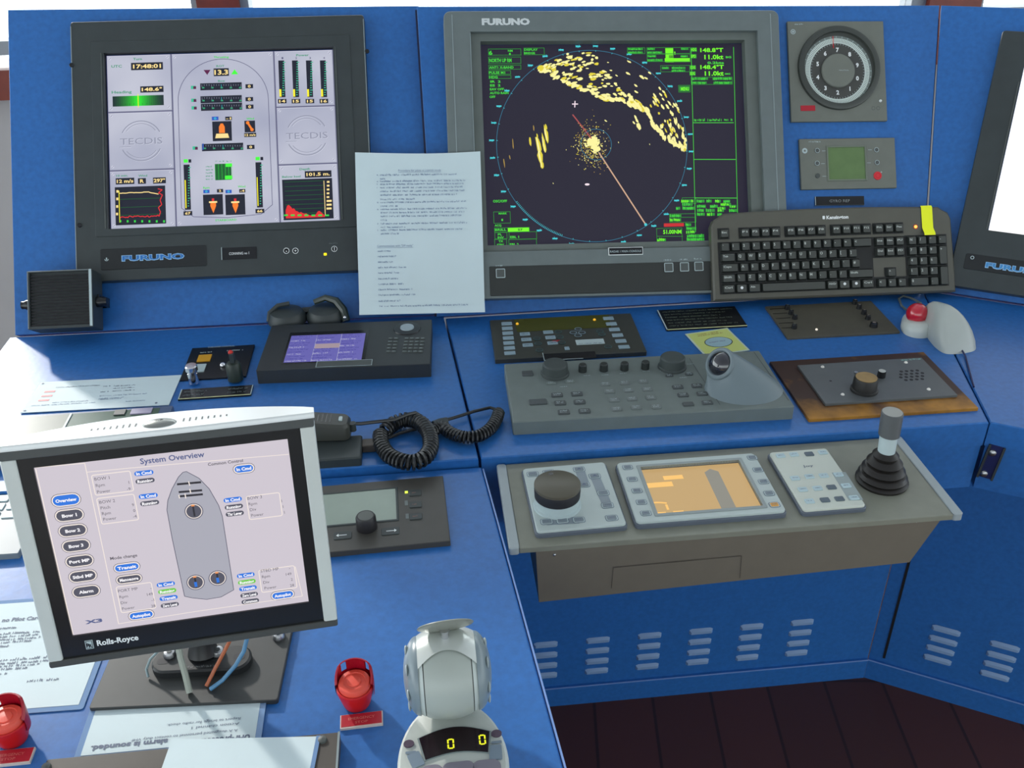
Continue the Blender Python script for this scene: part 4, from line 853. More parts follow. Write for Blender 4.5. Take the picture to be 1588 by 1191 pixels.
x, y = m(1420, 512); MB().rbox(x-14, x+16, y-9, y+6, 0, 2, mat('button_lilac', (150, 144, 170), .4), 1, .4).build('button', T)

# ================================================================== hand microphone, its base and coiled cord
F = quad(DESK, [(470, 621), (548, 637), (550, 655), (476, 652)], .045, ); 
F = base(DESK, 515, 672, 0, -4); 
T = thing('hand_microphone', 'black hand microphone with slotted grille resting on its dark holder behind the touch monitor', 'microphone', F)
c = F.hit(508, 647, 44)
mb = MB(); a0 = mb.rr_pts(c[0]-52, c[0]+30, c[1]-17, c[1]+17, 9, 4); mb.loops([[(x, y, 16) for x, y in a0], [(x, y, 36+.06*(x-c[0])*-1) for x, y in a0], [(c[0]-11+(x-c[0]+11)*.93, c[1]+(y-c[1])*.84, 42-.10*(x-c[0])) for x, y in a0]], mat('mic_black', (58, 60, 56), .4, noise=.05)); mb.build('body', T)
mb = MB()
for i in range(9): 
    x = c[0]-42+i*5.6; z = 42-.10*(x-c[0])+.3; mb.add([(x, c[1]-10, z), (x+2, c[1]-10, z-.2), (x+2, c[1]+10, z-.2), (x, c[1]+10, z)], [(0, 1, 2, 3)], blk2)
mb.build('grille', T)
x = c[0]+17; MB().rbox(x-2, x+3, c[1]-5, c[1]+5, 36, 42, silver, 1.5, .4).build('button', T)
MB().cyl(c[0]+33, c[1]-1, 5, 22, 34, blk, 16).build('cord_boot', T)
F2 = base(DESK, 540, 700, 0)
T2 = thing('microphone_holder', 'dark box-shaped holder with a short plug under the hand microphone', 'holder', F2)
c = F2.hit(520, 690, 14); MB().rbox(c[0]-40, c[0]+36, c[1]-34, c[1]+22, 0, 14, blk, 3, 2).build('housing', T2)
MB().rbox(c[0]+36, c[0]+62, c[1]-4, c[1]+14, 1, 12, mat('plug_brown_grey', (76, 70, 64), .5), 2, 1).build('plug', T2)
F = worldframe(0, 0, 0)
def dp_(px, py, z): P = DESK.at(px, py, z/1000)*1000; return (P[0], P[1], z)
T = thing('coiled_cord', 'black coiled microphone cord looped on the blue desk below the low desk unit', 'cord', base(DESK, 628, 690))
def coil(pts, R, r, pitch, m_):
    P = [Vector(p) for p in pts]; D = [0]
    for a_, b_ in zip(P, P[1:]): D.append(D[-1]+(b_-a_).length)
    L = D[-1]; n = int(L/pitch*10); out = []
    def at(s):
        s = min(max(s, 0), L-1e-4); k = max(i for i in range(len(D)-1) if D[i] <= s); t = (s-D[k])/(D[k+1]-D[k])
        p0, p1, p2, p3 = P[max(k-1, 0)], P[k], P[k+1], P[min(k+2, len(P)-1)]
        return .5*((2*p1)+(p2-p0)*t+(2*p0-5*p1+4*p2-p3)*t*t+(3*p1-p0-3*p2+p3)*t**3)
    for i in range(n+1):
        s = L*i/n; p = at(s); tg = (at(s+1)-at(s-1)).normalized(); a_ = tg.cross(Vector((0, 0, 1))).normalized(); b_ = a_.cross(tg); ph = 2*math.pi*i/10; out.append(tuple(p+a_*R*math.cos(ph)+b_*R*math.sin(ph)))
    return MB().tube(out, r, m_, 6)
cordm = mat('cord_black', (34, 36, 38), .28)
def rel(mb, parent, name):
    o = mb.build(name, parent); o.matrix_parent_inverse = parent.matrix_world.inverted(); return o
bpy.context.view_layer.update()
loop = [(598, 668, 12), (612, 656, 12), (632, 651, 14), (652, 656, 16), (665, 672, 16), (668, 692, 16), (660, 708, 16), (642, 717, 15), (622, 715, 14), (603, 706, 12), (592, 690, 11), (590, 674, 10)]
rel(coil([dp_(*p) for p in loop], 9.5, 2.3, 6.2, cordm), T, 'coil')
l2 = [(672, 668, 14), (684, 662, 12), (700, 672, 11), (720, 678, 11), (742, 676, 11), (760, 665, 11), (770, 650, 11), (773, 640, 11)]
rel(coil([dp_(*p) for p in l2], 7.5, 2.1, 5.0, cordm), T, 'coil')
rel(MB().tube([dp_(*p) for p in ((540, 657, 28), (560, 657, 26), (585, 654, 22), (612, 651, 24), (632, 643, 28), (644, 640, 26), (654, 646, 18))], 2.6, cordm), T, 'cord')
rel(MB().tube([dp_(*p) for p in ((773, 636, 8), (760, 632, 8), (735, 638, 8), (710, 646, 8), (690, 652, 9), (672, 657, 9), (650, 664, 8), (620, 672, 6), (600, 680, 6), (580, 685, 6))], 2.4, cordm), T, 'cord')
rel(MB().tube([dp_(*p) for p in ((673, 661, 14), (684, 657, 14), (694, 655, 14))], 8, blk), T, 'knot')
# ================================================================== alarm panel
q = [(752, 496), (978, 486.5), (1003, 544), (776, 558)]
F = quad(DESK, q, .008); W2, H2 = F.w/2, F.h/2; m = F.Z(740, 470, 3.0538)
T = thing('alarm_panel', 'dark panel with columns of pale buttons and olive display, behind the radar keyboard unit', 'alarm panel', F)
MB().rbox(-W2, W2, -H2, H2, -8, 0, mat('panel_brown_black', (58, 60, 56), .4, noise=.05), 1.5, .8).build('housing', T)
x0, y1 = m(170, 85); x1, y0 = m(640, 118)
MB().flat([(x0, y0), (x1, y0), (x1+4, y1+6), (x0-2, y1+6)], .3, mat('display_olive', (72, 74, 30), .2)).build('display', T)
for zx, zy in ((184, 101), (560, 83)): x, y = m(zx, zy); MB().sphere((x, y, .5), 2.6, glow('led_amber', (240, 180, 40), 1), 12).build('indicator_light', T)
kb_ = mat('key_blue_grey', (138, 160, 172), .4)
for (xa, ya), (xb, yb), n_ in (((130, 99), (176, 240), 7), ((625, 76), (703, 208), 6)):
    for i in range(n_):
        t = i/(n_-1); x, y = m(xa+(xb-xa)*t, ya+(yb-ya)*t); MB().rbox(x-9, x+9, y-5.4, y+5.4, 0, 1.2, kb_, 1, .4, 2).build('button', T)
for zx, zy in ((232, 150), (244, 176), (256, 202), (345, 141), (360, 166), (374, 192)):
    x, y = m(zx, zy); MB().rbox(x-8.5, x+8.5, y-5, y+5, 0, 1.2, kb_, 1, .4, 2).words(x-6, y-2, x+6, 2.4, 1.4, blk, zx).build('button', T)
for zx, zy in ((295, 172), (305, 196), (316, 226), (394, 140), (405, 165), (418, 190), (590, 138), (600, 152), (632, 208)):
    x, y = m(zx, zy); MB().cyl(x, y, 6, 0, 1, blk, 20).ring(x, y, 6, .8, 1.2, mat('ring_teal', (70, 110, 110)), 20).build('button', T)
for zx, zy in ((466, 145), (507, 145), (487, 128), (490, 158)):
    x, y = m(zx, zy); MB().cyl(x, y, 6.2, 0, 1.2, blk, 20, sy=.9).ring(x, y, 6.2, 1.2, 1.4, kb_, 20, sy=.9).build('arrow_button', T)
x, y = m(445, 216); MB().rbox(x-4, x+4, y-5, y+5, 0, 1.2, kb_, 1, .4, 2).build('button', T)
x0, y1 = m(479, 178); x1, y0 = m(617, 193); MB().box(x0, x1, y0, y1, 0, .6, silver).words(x0+4, y0+1.5, x1-4, 3, .8, ink, 4).build('label_strip', T)
x, y = m(392, 186); MB().line(x-7, y+1, x+6, y+3, 2, 1.6, redlab).line(x-1, y-2, x+3, y+1, 1.6, 1.6, redlab).build('red_marks', T)
x0, y1 = m(334, 243); x1, y0 = m(585, 256); MB().box(x0, x1, y0-1, y1, 0, .8, blk2).box(x0, x1-22, y0-1, y0, 0, 1.2, silver).box(x0, x0+1, y0, y1+3, 0, 1.2, silver).build('name_plate', T)

# ================================================================== radar control unit with trackball
q = [(774, 563), (1178, 545), (1232, 628), (804, 656)]
F = quad(DESK, q, .022); W2, H2 = F.w/2, F.h/2
T = thing('radar_control_unit', 'grey radar keyboard unit with rotary knobs and a large hooded trackball', 'control unit', F)
MB().rbox(-W2, W2, -H2, H2, -22, 0, kgrey, 3, 1.5).build('housing', T)
H_ = lambda zx, zy, z=0: F.hit(740+zx/3.0538, 470+zy/3.0538, z)
kn = mat('knob_dark', (58, 66, 66), .5)
for zx, zy in ((370, 340), (925, 308)):
    x, y = H_(zx, zy); MB().lathe([(22, 0), (21.5, 3), (20, 4), (19, 17), (17, 19), (.3, 19)], kn, x, y+3, 36).build('rotary_knob', T)
for zx, zy in ((500, 326), (600, 322), (698, 318), (797, 312)):
    x, y = H_(zx, zy); MB().lathe([(6.5, 0), (6.2, 11), (5, 12.5), (.3, 12.5)], mat('knob_black', (36, 42, 42), .45), x, y+2, 20).build('rotary_knob', T)
def key(x, y, w_=13, h_=9, s=1, m_=kgrey2, z=2.2, leg=True, nm='button'):
    mb = MB().rbox(x-w_/2, x+w_/2, y-h_/2, y+h_/2, 0, z, m_, 2, .8, 3)
    if leg: mb.words(x-w_*.32, y+.3, x+w_*.36, 2.6, z+.15, silver, s); mb.words(x-w_*.32, y-3, x+w_*.3, 2, z+.15, silver, s+50)
    return mb.build(nm, T)
k2 = mat('key_mid_grey', (104, 112, 112), .45)
for i, (zx, zy) in enumerate(((350, 376), (440, 369), (378, 432), (472, 427), (393, 470), (485, 465), (410, 513), (508, 508))): x, y = H_(zx, zy, 2); key(x, y, 17 if i > 1 else 14, 11 if i > 1 else 6, i, kgrey2 if i > 1 else kgrey)
for r, row in enumerate((((607, 380), (697, 374), (787, 368)), ((627, 415), (716, 410), (806, 405)), ((648, 456), (734, 450), (823, 444)), ((660, 498), (753, 491), (848, 487)))):
    for i, (zx, zy) in enumerate(row): x, y = H_(zx, zy, 2); key(x, y, 15, 10, r*3+i+20, k2)
for i, (zx, zy) in enumerate(((910, 340), (1004, 333), (950, 394), (1040, 388), (975, 432), (1065, 426), (1000, 475), (1090, 468))): x, y = H_(zx, zy, 2); key(x, y, 16 if i > 1 else 12, 10 if i > 1 else 6, i+40, kgrey2, leg=i not in (6,))
x, y = H_(238, 330, 2); key(x, y, 17, 14, 61, kgrey2, leg=False); x, y = H_(288, 465, 2); key(x, y, 26, 14, 62, kgrey2, leg=False)
q_ = MB()
for i, (zx, zy) in enumerate(((408, 398), (520, 345), (605, 342), (690, 335), (800, 325), (880, 322), (975, 355), (1010, 290))): x, y = H_(zx, zy); q_.words(x-5, y, x+6, 2.2, .3, silver, i)
x, y = H_(1010, 240); p = H_(1150, 470); q_.poly([H_(1005, 262), H_(1048, 330), H_(1150, 482)], 1, .3, kgrey2); q_.poly([H_(1310, 232), H_(1475, 462)], 1.2, .3, kgrey2); q_.build('printed_marks', T)
# hooded trackball housing
cb = H_(1240, 400); th = MB(); tcx, tcy = H_(1270, 420)
rings = []
prof = [(0, 0, 0, 42, 46), (.25, -1, 3, 38, 42), (.5, -2, 7, 33, 35), (.7, -5, 11, 28, 29), (.86, -8, 15, 22, 21), (.95, -10, 18, 16, 14), (1, -11, 20, 8, 6)]
hoodm = mat('hood_grey_blue', (108, 122, 128), .38)
for t, dx, dy, rx, ry in prof:
    z = 50*t; rings.append([(tcx+dx+rx*math.cos(2*math.pi*j/36), tcy+dy*.9-2+ry*math.sin(2*math.pi*j/36)*1.0, z) for j in range(36)])
ball_c = F.hit(1117, 564, 36)
bc = (ball_c[0], ball_c[1], 36)
tov = Vector(CAM*1000)-Vector(F.O*1000)-Vector(F.ex)*bc[0]-Vector(F.ey)*bc[1]-Vector(F.n)*bc[2]
nb = Vector((-.72, -.42, .56)).normalized()
rim = MB(); t1 = nb.cross(Vector((0, 0, 1))).normalized(); t2 = nb.cross(t1)
tcx, tcy = H_(1262, 405, 0)
sd1 = Vector((0, 0, 1)).cross(nb).normalized(); sd2 = nb.cross(sd1)          # rim axes
rings = []
for k in range(13):
    t = k/12; ring = []
    for j in range(44):
        a_ = 2*math.pi*j/44; bx_, by_ = tcx+58*math.cos(a_), tcy+46*math.sin(a_)
        # rim point whose plan direction matches
        d_ = Vector((math.cos(a_), math.sin(a_), 0)); u_, v_ = d_.dot(sd1), d_.dot(sd2); l_ = math.hypot(u_, v_) or 1
        r_ = Vector(bc)+(sd1*u_+sd2*v_)*(24/l_); e_ = t**1.0; q_ = Vector((bx_, by_, 0))*(1-e_)+r_*e_
        q_.z = r_.z*(t**.8 if True else t); w_ = (1-t)*t*.45
        c0_ = Vector((tcx, tcy, 0))*(1-e_)+Vector(bc)*e_; q_.x += (c0_.x-q_.x)*w_*.5; q_.y += (c0_.y-q_.y)*w_*.5
        ring.append(tuple(q_))
    rings.append(ring)
th = MB(); th.loops(rings, hoodm, False, False).build('trackball_hood', T)
pts = [tuple(Vector(bc)+nb*1+t1*21*math.cos(2*math.pi*i/32)+t2*21*math.sin(2*math.pi*i/32)) for i in range(33)]
rim.tube(pts, 3.5, hoodm, 10, False).build('ball_rim', T)
MB().sphere(tuple(Vector(bc)-nb*6), 20.5, mat('ball_black_gloss', (20, 22, 34), .08, spec=.8, coat=1), 32).build('trackball', T)

# ================================================================== flat plates and stickers on the desk
def plate(q, name, label, cat, m_, marks=None, h=.003, th=3):
    F = quad(DESK, q, h); mb = MB().box(-F.w/2, F.w/2, -F.h/2, F.h/2, -th, 0, m_)
    if marks: marks(mb, F)
    return mb.build(name, fr=F, label=label, cat=cat)
def mk(mb, F):
    w2, h2 = F.w/2, F.h/2
    mb.box(-w2, w2, -h2, -h2+2, 0, .4, mat('cream_edge', (216, 214, 160))).box(-w2, -w2+2, -h2, h2, 0, .4, silver)
    for i in range(6): y = h2-8-i*(F.h-12)/6; mb.words(-w2+8, y-3, w2-6-(i*13 % 30), 4, .4, mat('ink_olive', (92, 104, 84)), i)
plate([(1017, 481), (1140, 475), (1158, 505), (1036, 512)], 'name_plate', 'black ruled text plate with pale left and front edges, right of the alarm panel', 'label', blk2, mk)
def mk(mb, F):
    w2, h2 = F.w/2, F.h/2
    mb.box(-w2+3, w2-3, -h2+3, h2-3, 0, .3, mat('sticker_yellow_green', (196, 206, 120), .5)); mb.disc(2, -2, 24, .5, inkb, 40, sy=.72); mb.disc(2, -2, 22.6, .6, mat('sticker_pale_blue', (150, 180, 190)), 40, sy=.72); mb.words(-20, h2-11, 18, 3, .5, mat('ink_orange_brown', (150, 110, 60)), 2); mb.words(-22, h2-16, 24, 3, .5, mat('ink_orange_brown', (150, 110, 60)), 3); mb.words(-14, -2, 16, 3, .8, mat('ink_mauve', (130, 120, 150)), 6)
plate([(1069, 515), (1134, 510), (1156, 541), (1088, 556)], 'sticker_card', 'square yellow-green card with pale oval, tucked behind the hooded trackball', 'card', mat('card_white', (190, 205, 190), .5), mk, .002, 1)
# dark rotary panel
q = [(1184, 475), (1350, 466.5), (1397, 514), (1224, 524)]
F = quad(DESK, q, .004); W2, H2 = F.w/2, F.h/2; m = F.Z(1000, 460, 3.781)
T = thing('dimmer_panel', 'dark brown control panel with rows of small knobs, in front of the upright keyboard', 'control panel', F)
MB().rbox(-W2, W2, -H2, H2, -4, 0, mat('panel_dark_brown', (78, 75, 64), .45, noise=.1), 1.5, .6).build('plate', T)
for zx, zy in ((830, 72), (855, 102), (880, 130), (880, 185), (1228, 42), (1255, 70), (1285, 102), (1310, 132), (1345, 175)):
    x, y = m(zx, zy); big = zx == 1345; MB().lathe([(7 if big else 5, 0), (6 if big else 4, 7), (.3, 8)], blk2, x, y, 18).disc(x, y, 3 if big else 2, 8.1, mat('knob_cap_grey', (120, 110, 108), .4) if zx > 1200 else dgrey, 14).build('rotary_knob', T)
for zx, zy in ((1013, 195),): x, y = m(zx, zy); MB().sphere((x, y, .5), 2.2, glow('led_white', (250, 240, 225), 1), 10).build('indicator_light', T)
q_ = MB()
for i in range(5): x, y = m(760+i*20, 72+i*28); q_.line(x-10, y, x+16, y, 2, .3, blk2)
for i in range(14): x, y = m(930+(i % 4)*78+(i//4)*16, 62+(i//4)*36); q_.words(x, y, x+14, 2.6, .3, mat('faint_brown_ink', (92, 88, 74)), i)
q_.build('printed_marks', T)

# ================================================================== trackball mouse
F = base(DESK, 1447, 520, 0, 6)
T = thing('trackball_mouse', 'silver grey thumb trackball mouse with shiny red ball on the blue desk', 'mouse', F)
ms = mat('mouse_silver', (170, 176, 172), .3, noise=.02)
mb = MB(); rings = []
hump = F.hit(1460, 495, 30)
prof = [(0, 1, 1), (.2, 1.0, .98), (.42, .93, .9), (.62, .8, .78), (.78, .65, .62), (.9, .46, .44), (.97, .28, .26), (1, .06, .06)]
pl_ = [(8, 62), (20, 60), (30, 48), (38, 26), (43, 2), (45, -22), (42, -40), (30, -51), (8, -54), (-12, -52), (-22, -46), (-23, -28), (-19, -8), (-14, 12), (-10, 34), (-4, 52)]
def sm(P, n=3):
    for _ in range(n):
        P = [((P[i][0]*.75+P[(i+1) % len(P)][0]*.25), (P[i][1]*.75+P[(i+1) % len(P)][1]*.25)) if k == 0 else ((P[i][0]*.25+P[(i+1) % len(P)][0]*.75), (P[i][1]*.25+P[(i+1) % len(P)][1]*.75)) for i in range(len(P)) for k in (0, 1)]
    return P
S0 = sm(pl_, 2)
off = F.hit(1462, 520, 0)
for t, a_, b_ in prof: rings.append([(off[0]-4+(x-12)*a_*(1-.22*max(0, y)/62)-4*t-.06*y, off[1]-14+(y*.92*b_)+20*t, 56*t) for x, y in S0])
mb.loops(rings, ms).build('palm_shell', T)
mb = MB(); S1 = sm([(-16, 50), (2, 56), (6, 20), (4, -10), (-14, -22), (-34, -18), (-44, -4), (-42, 14), (-32, 32)], 2)
rings = [[(off[0]-16+x*k, off[1]-6+y*k+24, z) for x, y in S1] for z, k in ((0, 1), (10, 1.0), (17, .9), (21, .7), (22, .3))]
mb.loops(rings, mat('mouse_light', (190, 196, 192), .3)).build('thumb_rest', T)
bc = F.hit(1424, 486, 28); MB().sphere((bc[0]-2, bc[1], 28), 18, mat('ball_red_gloss', (190, 16, 44), .1, coat=1), 28).build('trackball', T)
bpy.context.view_layer.update()
c_ = rel(MB().tube([dp_(*p) for p in ((1428, 470, 10), (1412, 462, 4), (1400, 459, 3), (1394, 463, 3), (1398, 474, 3), (1410, 484, 4))], 2, mat('cord_grey', (96, 104, 104), .5)), T, 'cord')
rel(MB().tube([dp_(*p) for p in ((1490, 540, 5), (1497, 552, 2), (1503, 575, 2), (1510, 600, 2))], 1.5, mat('cord_navy', (20, 30, 80), .5)), T, 'cord')

# ================================================================== brass plate unit
q = [(1191, 560.5), (1429, 546), (1521.5, 632), (1257.5, 650.5)]
F = quad(DESK, q, .005); W2, H2 = F.w/2, F.h/2; m = F.Z(1000, 440, 2.8357)
T = thing('selector_panel', 'grey panel with large dark selector knob on a mottled brassy brown plate', 'control panel', F)
bm = bpy.data.materials.new('mottled_brass_brown'); bm.use_nodes = True; n = bm.node_tree.nodes; l = bm.node_tree.links; b_ = n['Principled BSDF']
t_ = n.new('ShaderNodeTexNoise'); t_.inputs['Scale'].default_value = 18; t_.inputs['Detail'].default_value = 6; o_ = n.new('ShaderNodeTexCoord'); r_c = n.new('ShaderNodeValToRGB')
r_c.color_ramp.elements[0].position = .38; r_c.color_ramp.elements[1].position = .72; r_c.color_ramp.elements[0].color = (.040, .014, .008, 1); r_c.color_ramp.elements[1].color = (.42, .19, .02, 1)
sp = n.new('ShaderNodeSeparateXYZ'); l.new(o_.outputs['Object'], sp.inputs[0]); mr_ = n.new('ShaderNodeMapRange'); mr_.inputs[1].default_value = -.02; mr_.inputs[2].default_value = -.085; mr_.inputs[3].default_value = -.2; mr_.inputs[4].default_value = .2  # dark brown at the back, more golden toward the front edge
ad = n.new('ShaderNodeMath'); ad.operation = 'ADD'; l.new(sp.outputs['Y'], mr_.inputs[0]); l.new(t_.outputs['Fac'], ad.inputs[0]); l.new(mr_.outputs[0], ad.inputs[1])
l.new(o_.outputs['Object'], t_.inputs[0]); l.new(ad.outputs[0], r_c.inputs[0]); l.new(r_c.outputs[0], b_.inputs['Base Color']); b_.inputs['Roughness'].default_value = .45; b_.inputs['Metallic'].default_value = .2
MB().rbox(-W2, W2, -H2, H2, -5, 0, bm, 1, .6).build('backing_plate', T)
P = [m(668, 362), m(1220, 338), m(1372, 498), m(790, 538)]
x0 = (P[0][0]+P[3][0])/2; x1 = (P[1][0]+P[2][0])/2; y1 = (P[0][1]+P[1][1])/2; y0 = (P[2][1]+P[3][1])/2
MB().rbox(x0, x1, y0, y1, 0, 4, mat('faceplate_grey', (88, 92, 94), .42, noise=.05), 1, .6).build('faceplate', T)
for zx, zy in ((776, 376), (1141, 357), (872, 497), (1250, 474)): x, y = m(zx, zy); MB().sphere((x, y, 3.6), 3, mat('screw_white', (225, 222, 215), .3), 14).build('screw', T)
x, y = m(815, 437); MB().disc(x, y, 2, 4.2, inkb, 12).build('hole', T)
zh = lambda px, py, z: F.hit(1000+px/2.8357, 440+py/2.8357, z)
x, y = zh(975, 412, 26); MB().lathe([(20, 4), (20, 7), (18, 8), (17.6, 24), (16.5, 26), (.3, 26)], mat('knob_ribbed_black', (34, 34, 34), .5), x, y, 40).cyl(x, y, 15.5, 25.9, 26.6, mat('knob_top_tan', (150, 122, 74), .45, noise=.2), 32).build('selector_knob', T)
x, y = zh(1044, 384, 14); MB().lathe([(6.5, 4), (6, 14), (.3, 14.3)], blk2, x, y, 20).disc(x, y, 5.4, 14.4, mat('knob_cap_pale', (176, 178, 172), .4), 18).build('small_knob', T)
x, y = m(925, 405); MB().cyl(x, y, 3, 4, 7, steel, 14).build('pin', T)
mb = MB(); c_ = m(1165, 412)
for r in range(4):
    for c in range(5):
        if (r, c) in ((0, 0), (3, 4)): continue
        mb.cyl(c_[0]+(c-2)*8.6+(r % 2)*4, c_[1]+(1.5-r)*8.6, 2.7, 3.9, 4.25, inkb, 12)
mb.build('speaker_holes', T)
x, y = m(1110, 343); MB().words(x+2, y-5, x+36, 4.4, 4.3, mat('ink_teal', (140, 190, 180)), 3).build('printed_marks', T)

# ================================================================== joystick console hanging on the desk front
q = [(763, 720), (1397, 679), (1494, 795), (797, 853)]
F = quad(CONS, q, 0); W2, H2 = F.w/2, F.h/2; CF_ = F
T = thing('control_box', 'grey metal control box with pale side rails mounted along the front of the centre desk', 'console', F)
MB().rbox(-W2+13, W2-13, -H2, H2, -8, 0, khaki, 1, .8).build('top_plate', T)
for s in (-1, 1): MB().rbox(s*(W2-13) if s > 0 else -W2, W2 if s > 0 else -W2+13, -H2-1, H2, -9, 1.5, mat('rail_pale_grey', (150, 160, 164), .35), 4, 1).build('side_rail', T)
bx0 = (F.hit(833, 876, -20)[0]+0); bx1 = F.hit(1445, 803, -20)[0]
zb_ = -78
P = [(bx0, -H2+4), (bx1, -H2+4), (bx1, H2-3), (bx0, H2-3)]
bp_ = F.hit
yb_ = -H2+4
lo0 = F.hit(838, 934, -90); 
MB().loops([[(bx0, -H2+2, -8), (bx1, -H2+2, -8), (bx1, H2-2, -8), (bx0, H2-2, -8)][::1], [(bx0+4, -H2+4, -95), (bx1-26, -H2+4, -78), (bx1-26, H2-2, -78), (bx0+4, H2-2, -95)]], mat('box_grey_brown', (108, 102, 91), .5, noise=.04)).build('box', T)
mb = MB(); 
def front(px, py):      # point on the front face (vertical plane y = -H2+2)
    O_ = F.O+F.ey*(-H2+2)*.001; d_ = ray(px, py); t = ((O_-CAM)@F.ey)/(d_@F.ey); v = CAM+d_*t-F.O; return v@F.ex*1000, v@F.n*1000
lnm = mat('groove_brown', (60, 56, 52), .6)
def vline(p, q, wd=1.2):
    (x0, z0), (x1, z1) = front(*p), front(*q); dx, dz = x1-x0, z1-z0; l_ = math.hypot(dx, dz); nx, nz = -dz/l_*wd/2, dx/l_*wd/2; y = -H2+1.6
    mb.add([(x0-nx, y, z0-nz), (x1-nx, y, z1-nz), (x1+nx, y, z1+nz), (x0+nx, y, z0+nz)], [(0, 1, 2, 3)], lnm)
vline((951, 880), (1150, 862), .8); vline((951, 880), (948, 912), .8); vline((1150, 862), (1147, 896), .8); mb.build('access_cover_lines', T)
for px, py in ((860, 860), (1421, 808)): x, z = front(px, py); MB().sphere((x, -H2+2, z), 2.2, steel, 10).build('screw', T)
hx, hy, hz = (F.hit(1398, 885, -85)[0], -20, -100)
MB().tube([(hx-14, hy, -80), (hx-14, hy, -98), (hx-6, hy-4, -110), (hx+4, hy-4, -104), (hx+8, hy, -78)], 2.6, chrome, 8).build('hook', T)

def unit(q, name, label, cat, z0=0, th=9, r=6, m_=None):
    F = quad(CONS, q, th/1000); T = thing(name, label, cat, F)
    W2, H2 = F.w/2, F.h/2
    MB().rbox(-W2-2, W2+2, -H2-2, H2+2, -th, -th*.35, mat('unit_base_grey', (92, 100, 112), .4), r, 1).rbox(-W2, W2, -H2, H2, -th*.4, 0, m_ or mat('unit_face_pale', (178, 190, 188), .36, noise=.02), r-1, 1.2).build('housing', T)
    return F, T
def ukey(T, x, y, w_=11, h_=8, s=0, ring_=True, body=None, z=1.4, leg=1, nm='button'):
    mb = MB()
    if ring_: mb.rflat(x-w_/2-2, x+w_/2+2, y-h_/2-2, y+h_/2+2, .25, mat('key_outline_blue', (96, 112, 130)), 3).rflat(x-w_/2-1.2, x+w_/2+1.2, y-h_/2-1.2, y+h_/2+1.2, .4, mat('key_halo', (190, 204, 204)), 2.5)
    mb.rbox(x-w_/2, x+w_/2, y-h_/2, y+h_/2, 0, z, body or mat('key_grey_blue', (120, 132, 140), .4), 1.5, .5, 3)
    if leg == 1: mb.words(x-w_*.3, y-1, x+w_*.35, 2, z+.15, ink, s)
    if leg == 2: mb.flat([(x-3, y-1.5), (x+3, y-1.5), (x, y+2)], z+.15, ink)
    return mb.build(nm, T)
# heading knob unit
m7 = (740, 620, 3.721)
F, T = unit([(808.5, 725), (934, 718), (975, 810), (835, 827)], 'heading_control_unit', 'pale keypad unit with big brown-topped rotary knob at left end of the control box', 'control unit')
m = F.Z(*m7)
for i, (zx, zy) in enumerate(((318, 424), (413, 416), (587, 403), (676, 441), (620, 488), (730, 534), (760, 604), (412, 705), (508, 697), (604, 690), (790, 675))): x, y = m(zx, zy); ukey(T, x, y, 12, 8, i, leg=2 if i in (2, 3, 4) else 1)
mb = MB(); g_ = mat('guide_band_grey', (132, 144, 152), .4); P = [m(560, 400), m(625, 400), m(650, 470), m(705, 480), m(770, 560), m(800, 620), m(735, 625), m(700, 560), m(680, 510), m(590, 500)]
for a_, b_ in (((590, 405), (625, 488)), ((676, 441), (760, 604)), ((412, 706), (604, 691))): MB().line(*m(*a_), *m(*b_), 13, .15, g_).build('guide_band', T)
x, y = F.hit(740+463/3.721, 620+482/3.721, 34); MB().lathe([(31, 0), (30.5, 2), (28, 3), (28, 15)], silver, x, y, 48).build('knob_skirt', T)
MB().lathe([(29, 15), (29.5, 26), (28.5, 29)], inkb, x, y, 48, True, False).lathe([(28.5, 29), (29.5, 29.5), (29.5, 33), (28, 34), (.3, 34)], mat('knob_top_brown', (84, 80, 68), .42), x, y, 48).disc(x-5, y+21, 3, 34.2, blk2, 14).build('rotary_knob', T)
# display unit
F, T = unit([(953, 717), (1162, 704), (1227, 790), (991, 811)], 'control_display_unit', 'pale framed unit with amber lit display in the middle of the control box', 'display unit', th=10)
W2, H2 = F.w/2, F.h/2
H_ = lambda px, py, z=0: F.hit(px, py, z)
a0, a1, a2, a3 = F.L(992, 724), F.L(1144, 714), F.L(1187, 783), F.L(1024, 797)
x0 = (a0[0]+a3[0])/2; x1 = (a1[0]+a2[0])/2; y1 = (a0[1]+a1[1])/2; y0 = (a2[1]+a3[1])/2
MB().window((x0-5, x1+5, y0-5, y1+5), (x0, x1, y0, y1), .2, 1, mat('display_rim', (140, 150, 150), .35), -5, 2).build('display_frame', T)
hs = [o for o in T.children if o.name.startswith('housing')][0]
hs.data.clear_geometry()
mb = MB(); mf = mat('unit_face_pale', (178, 190, 188), .36); mb.window((-W2, W2, -H2, H2), (x0, x1, y0, y1), -4, 0, mf, -5, 6).window((-W2-2, W2+2, -H2-2, H2+2), (x0, x1, y0, y1), -10, -3.5, mat('unit_base_grey', (92, 100, 112), .4), -6, 7)
nm_ = hs.name; bpy.data.objects.remove(hs); mb.build('housing', T)
s = MB(); s.flat([(x0, y0), (x1, y0), (x1, y1), (x0, y1)], -4.6, glow('amber_display', (200, 166, 112), .92))
am = glow('amber_bright', (248, 196, 110), 1); hz_ = glow('amber_grey', (140, 138, 128), .95); dk = mat('display_top_shade', (70, 30, 14), .5)
m = F.Z(*m7)
def ab(ax, ay, bx, by, mm, z=-4.3): p, q = m(ax, ay), m(bx, by); s.flat([(p[0], q[1]), (q[0], q[1]), (q[0], p[1]), (p[0], p[1])], z, mm)
ab(1070, 422, 1195, 436, am); ab(975, 462, 1140, 478, am); ab(1055, 632, 1115, 645, am); ab(1150, 624, 1222, 638, am); ab(1098, 585, 1128, 615, am)
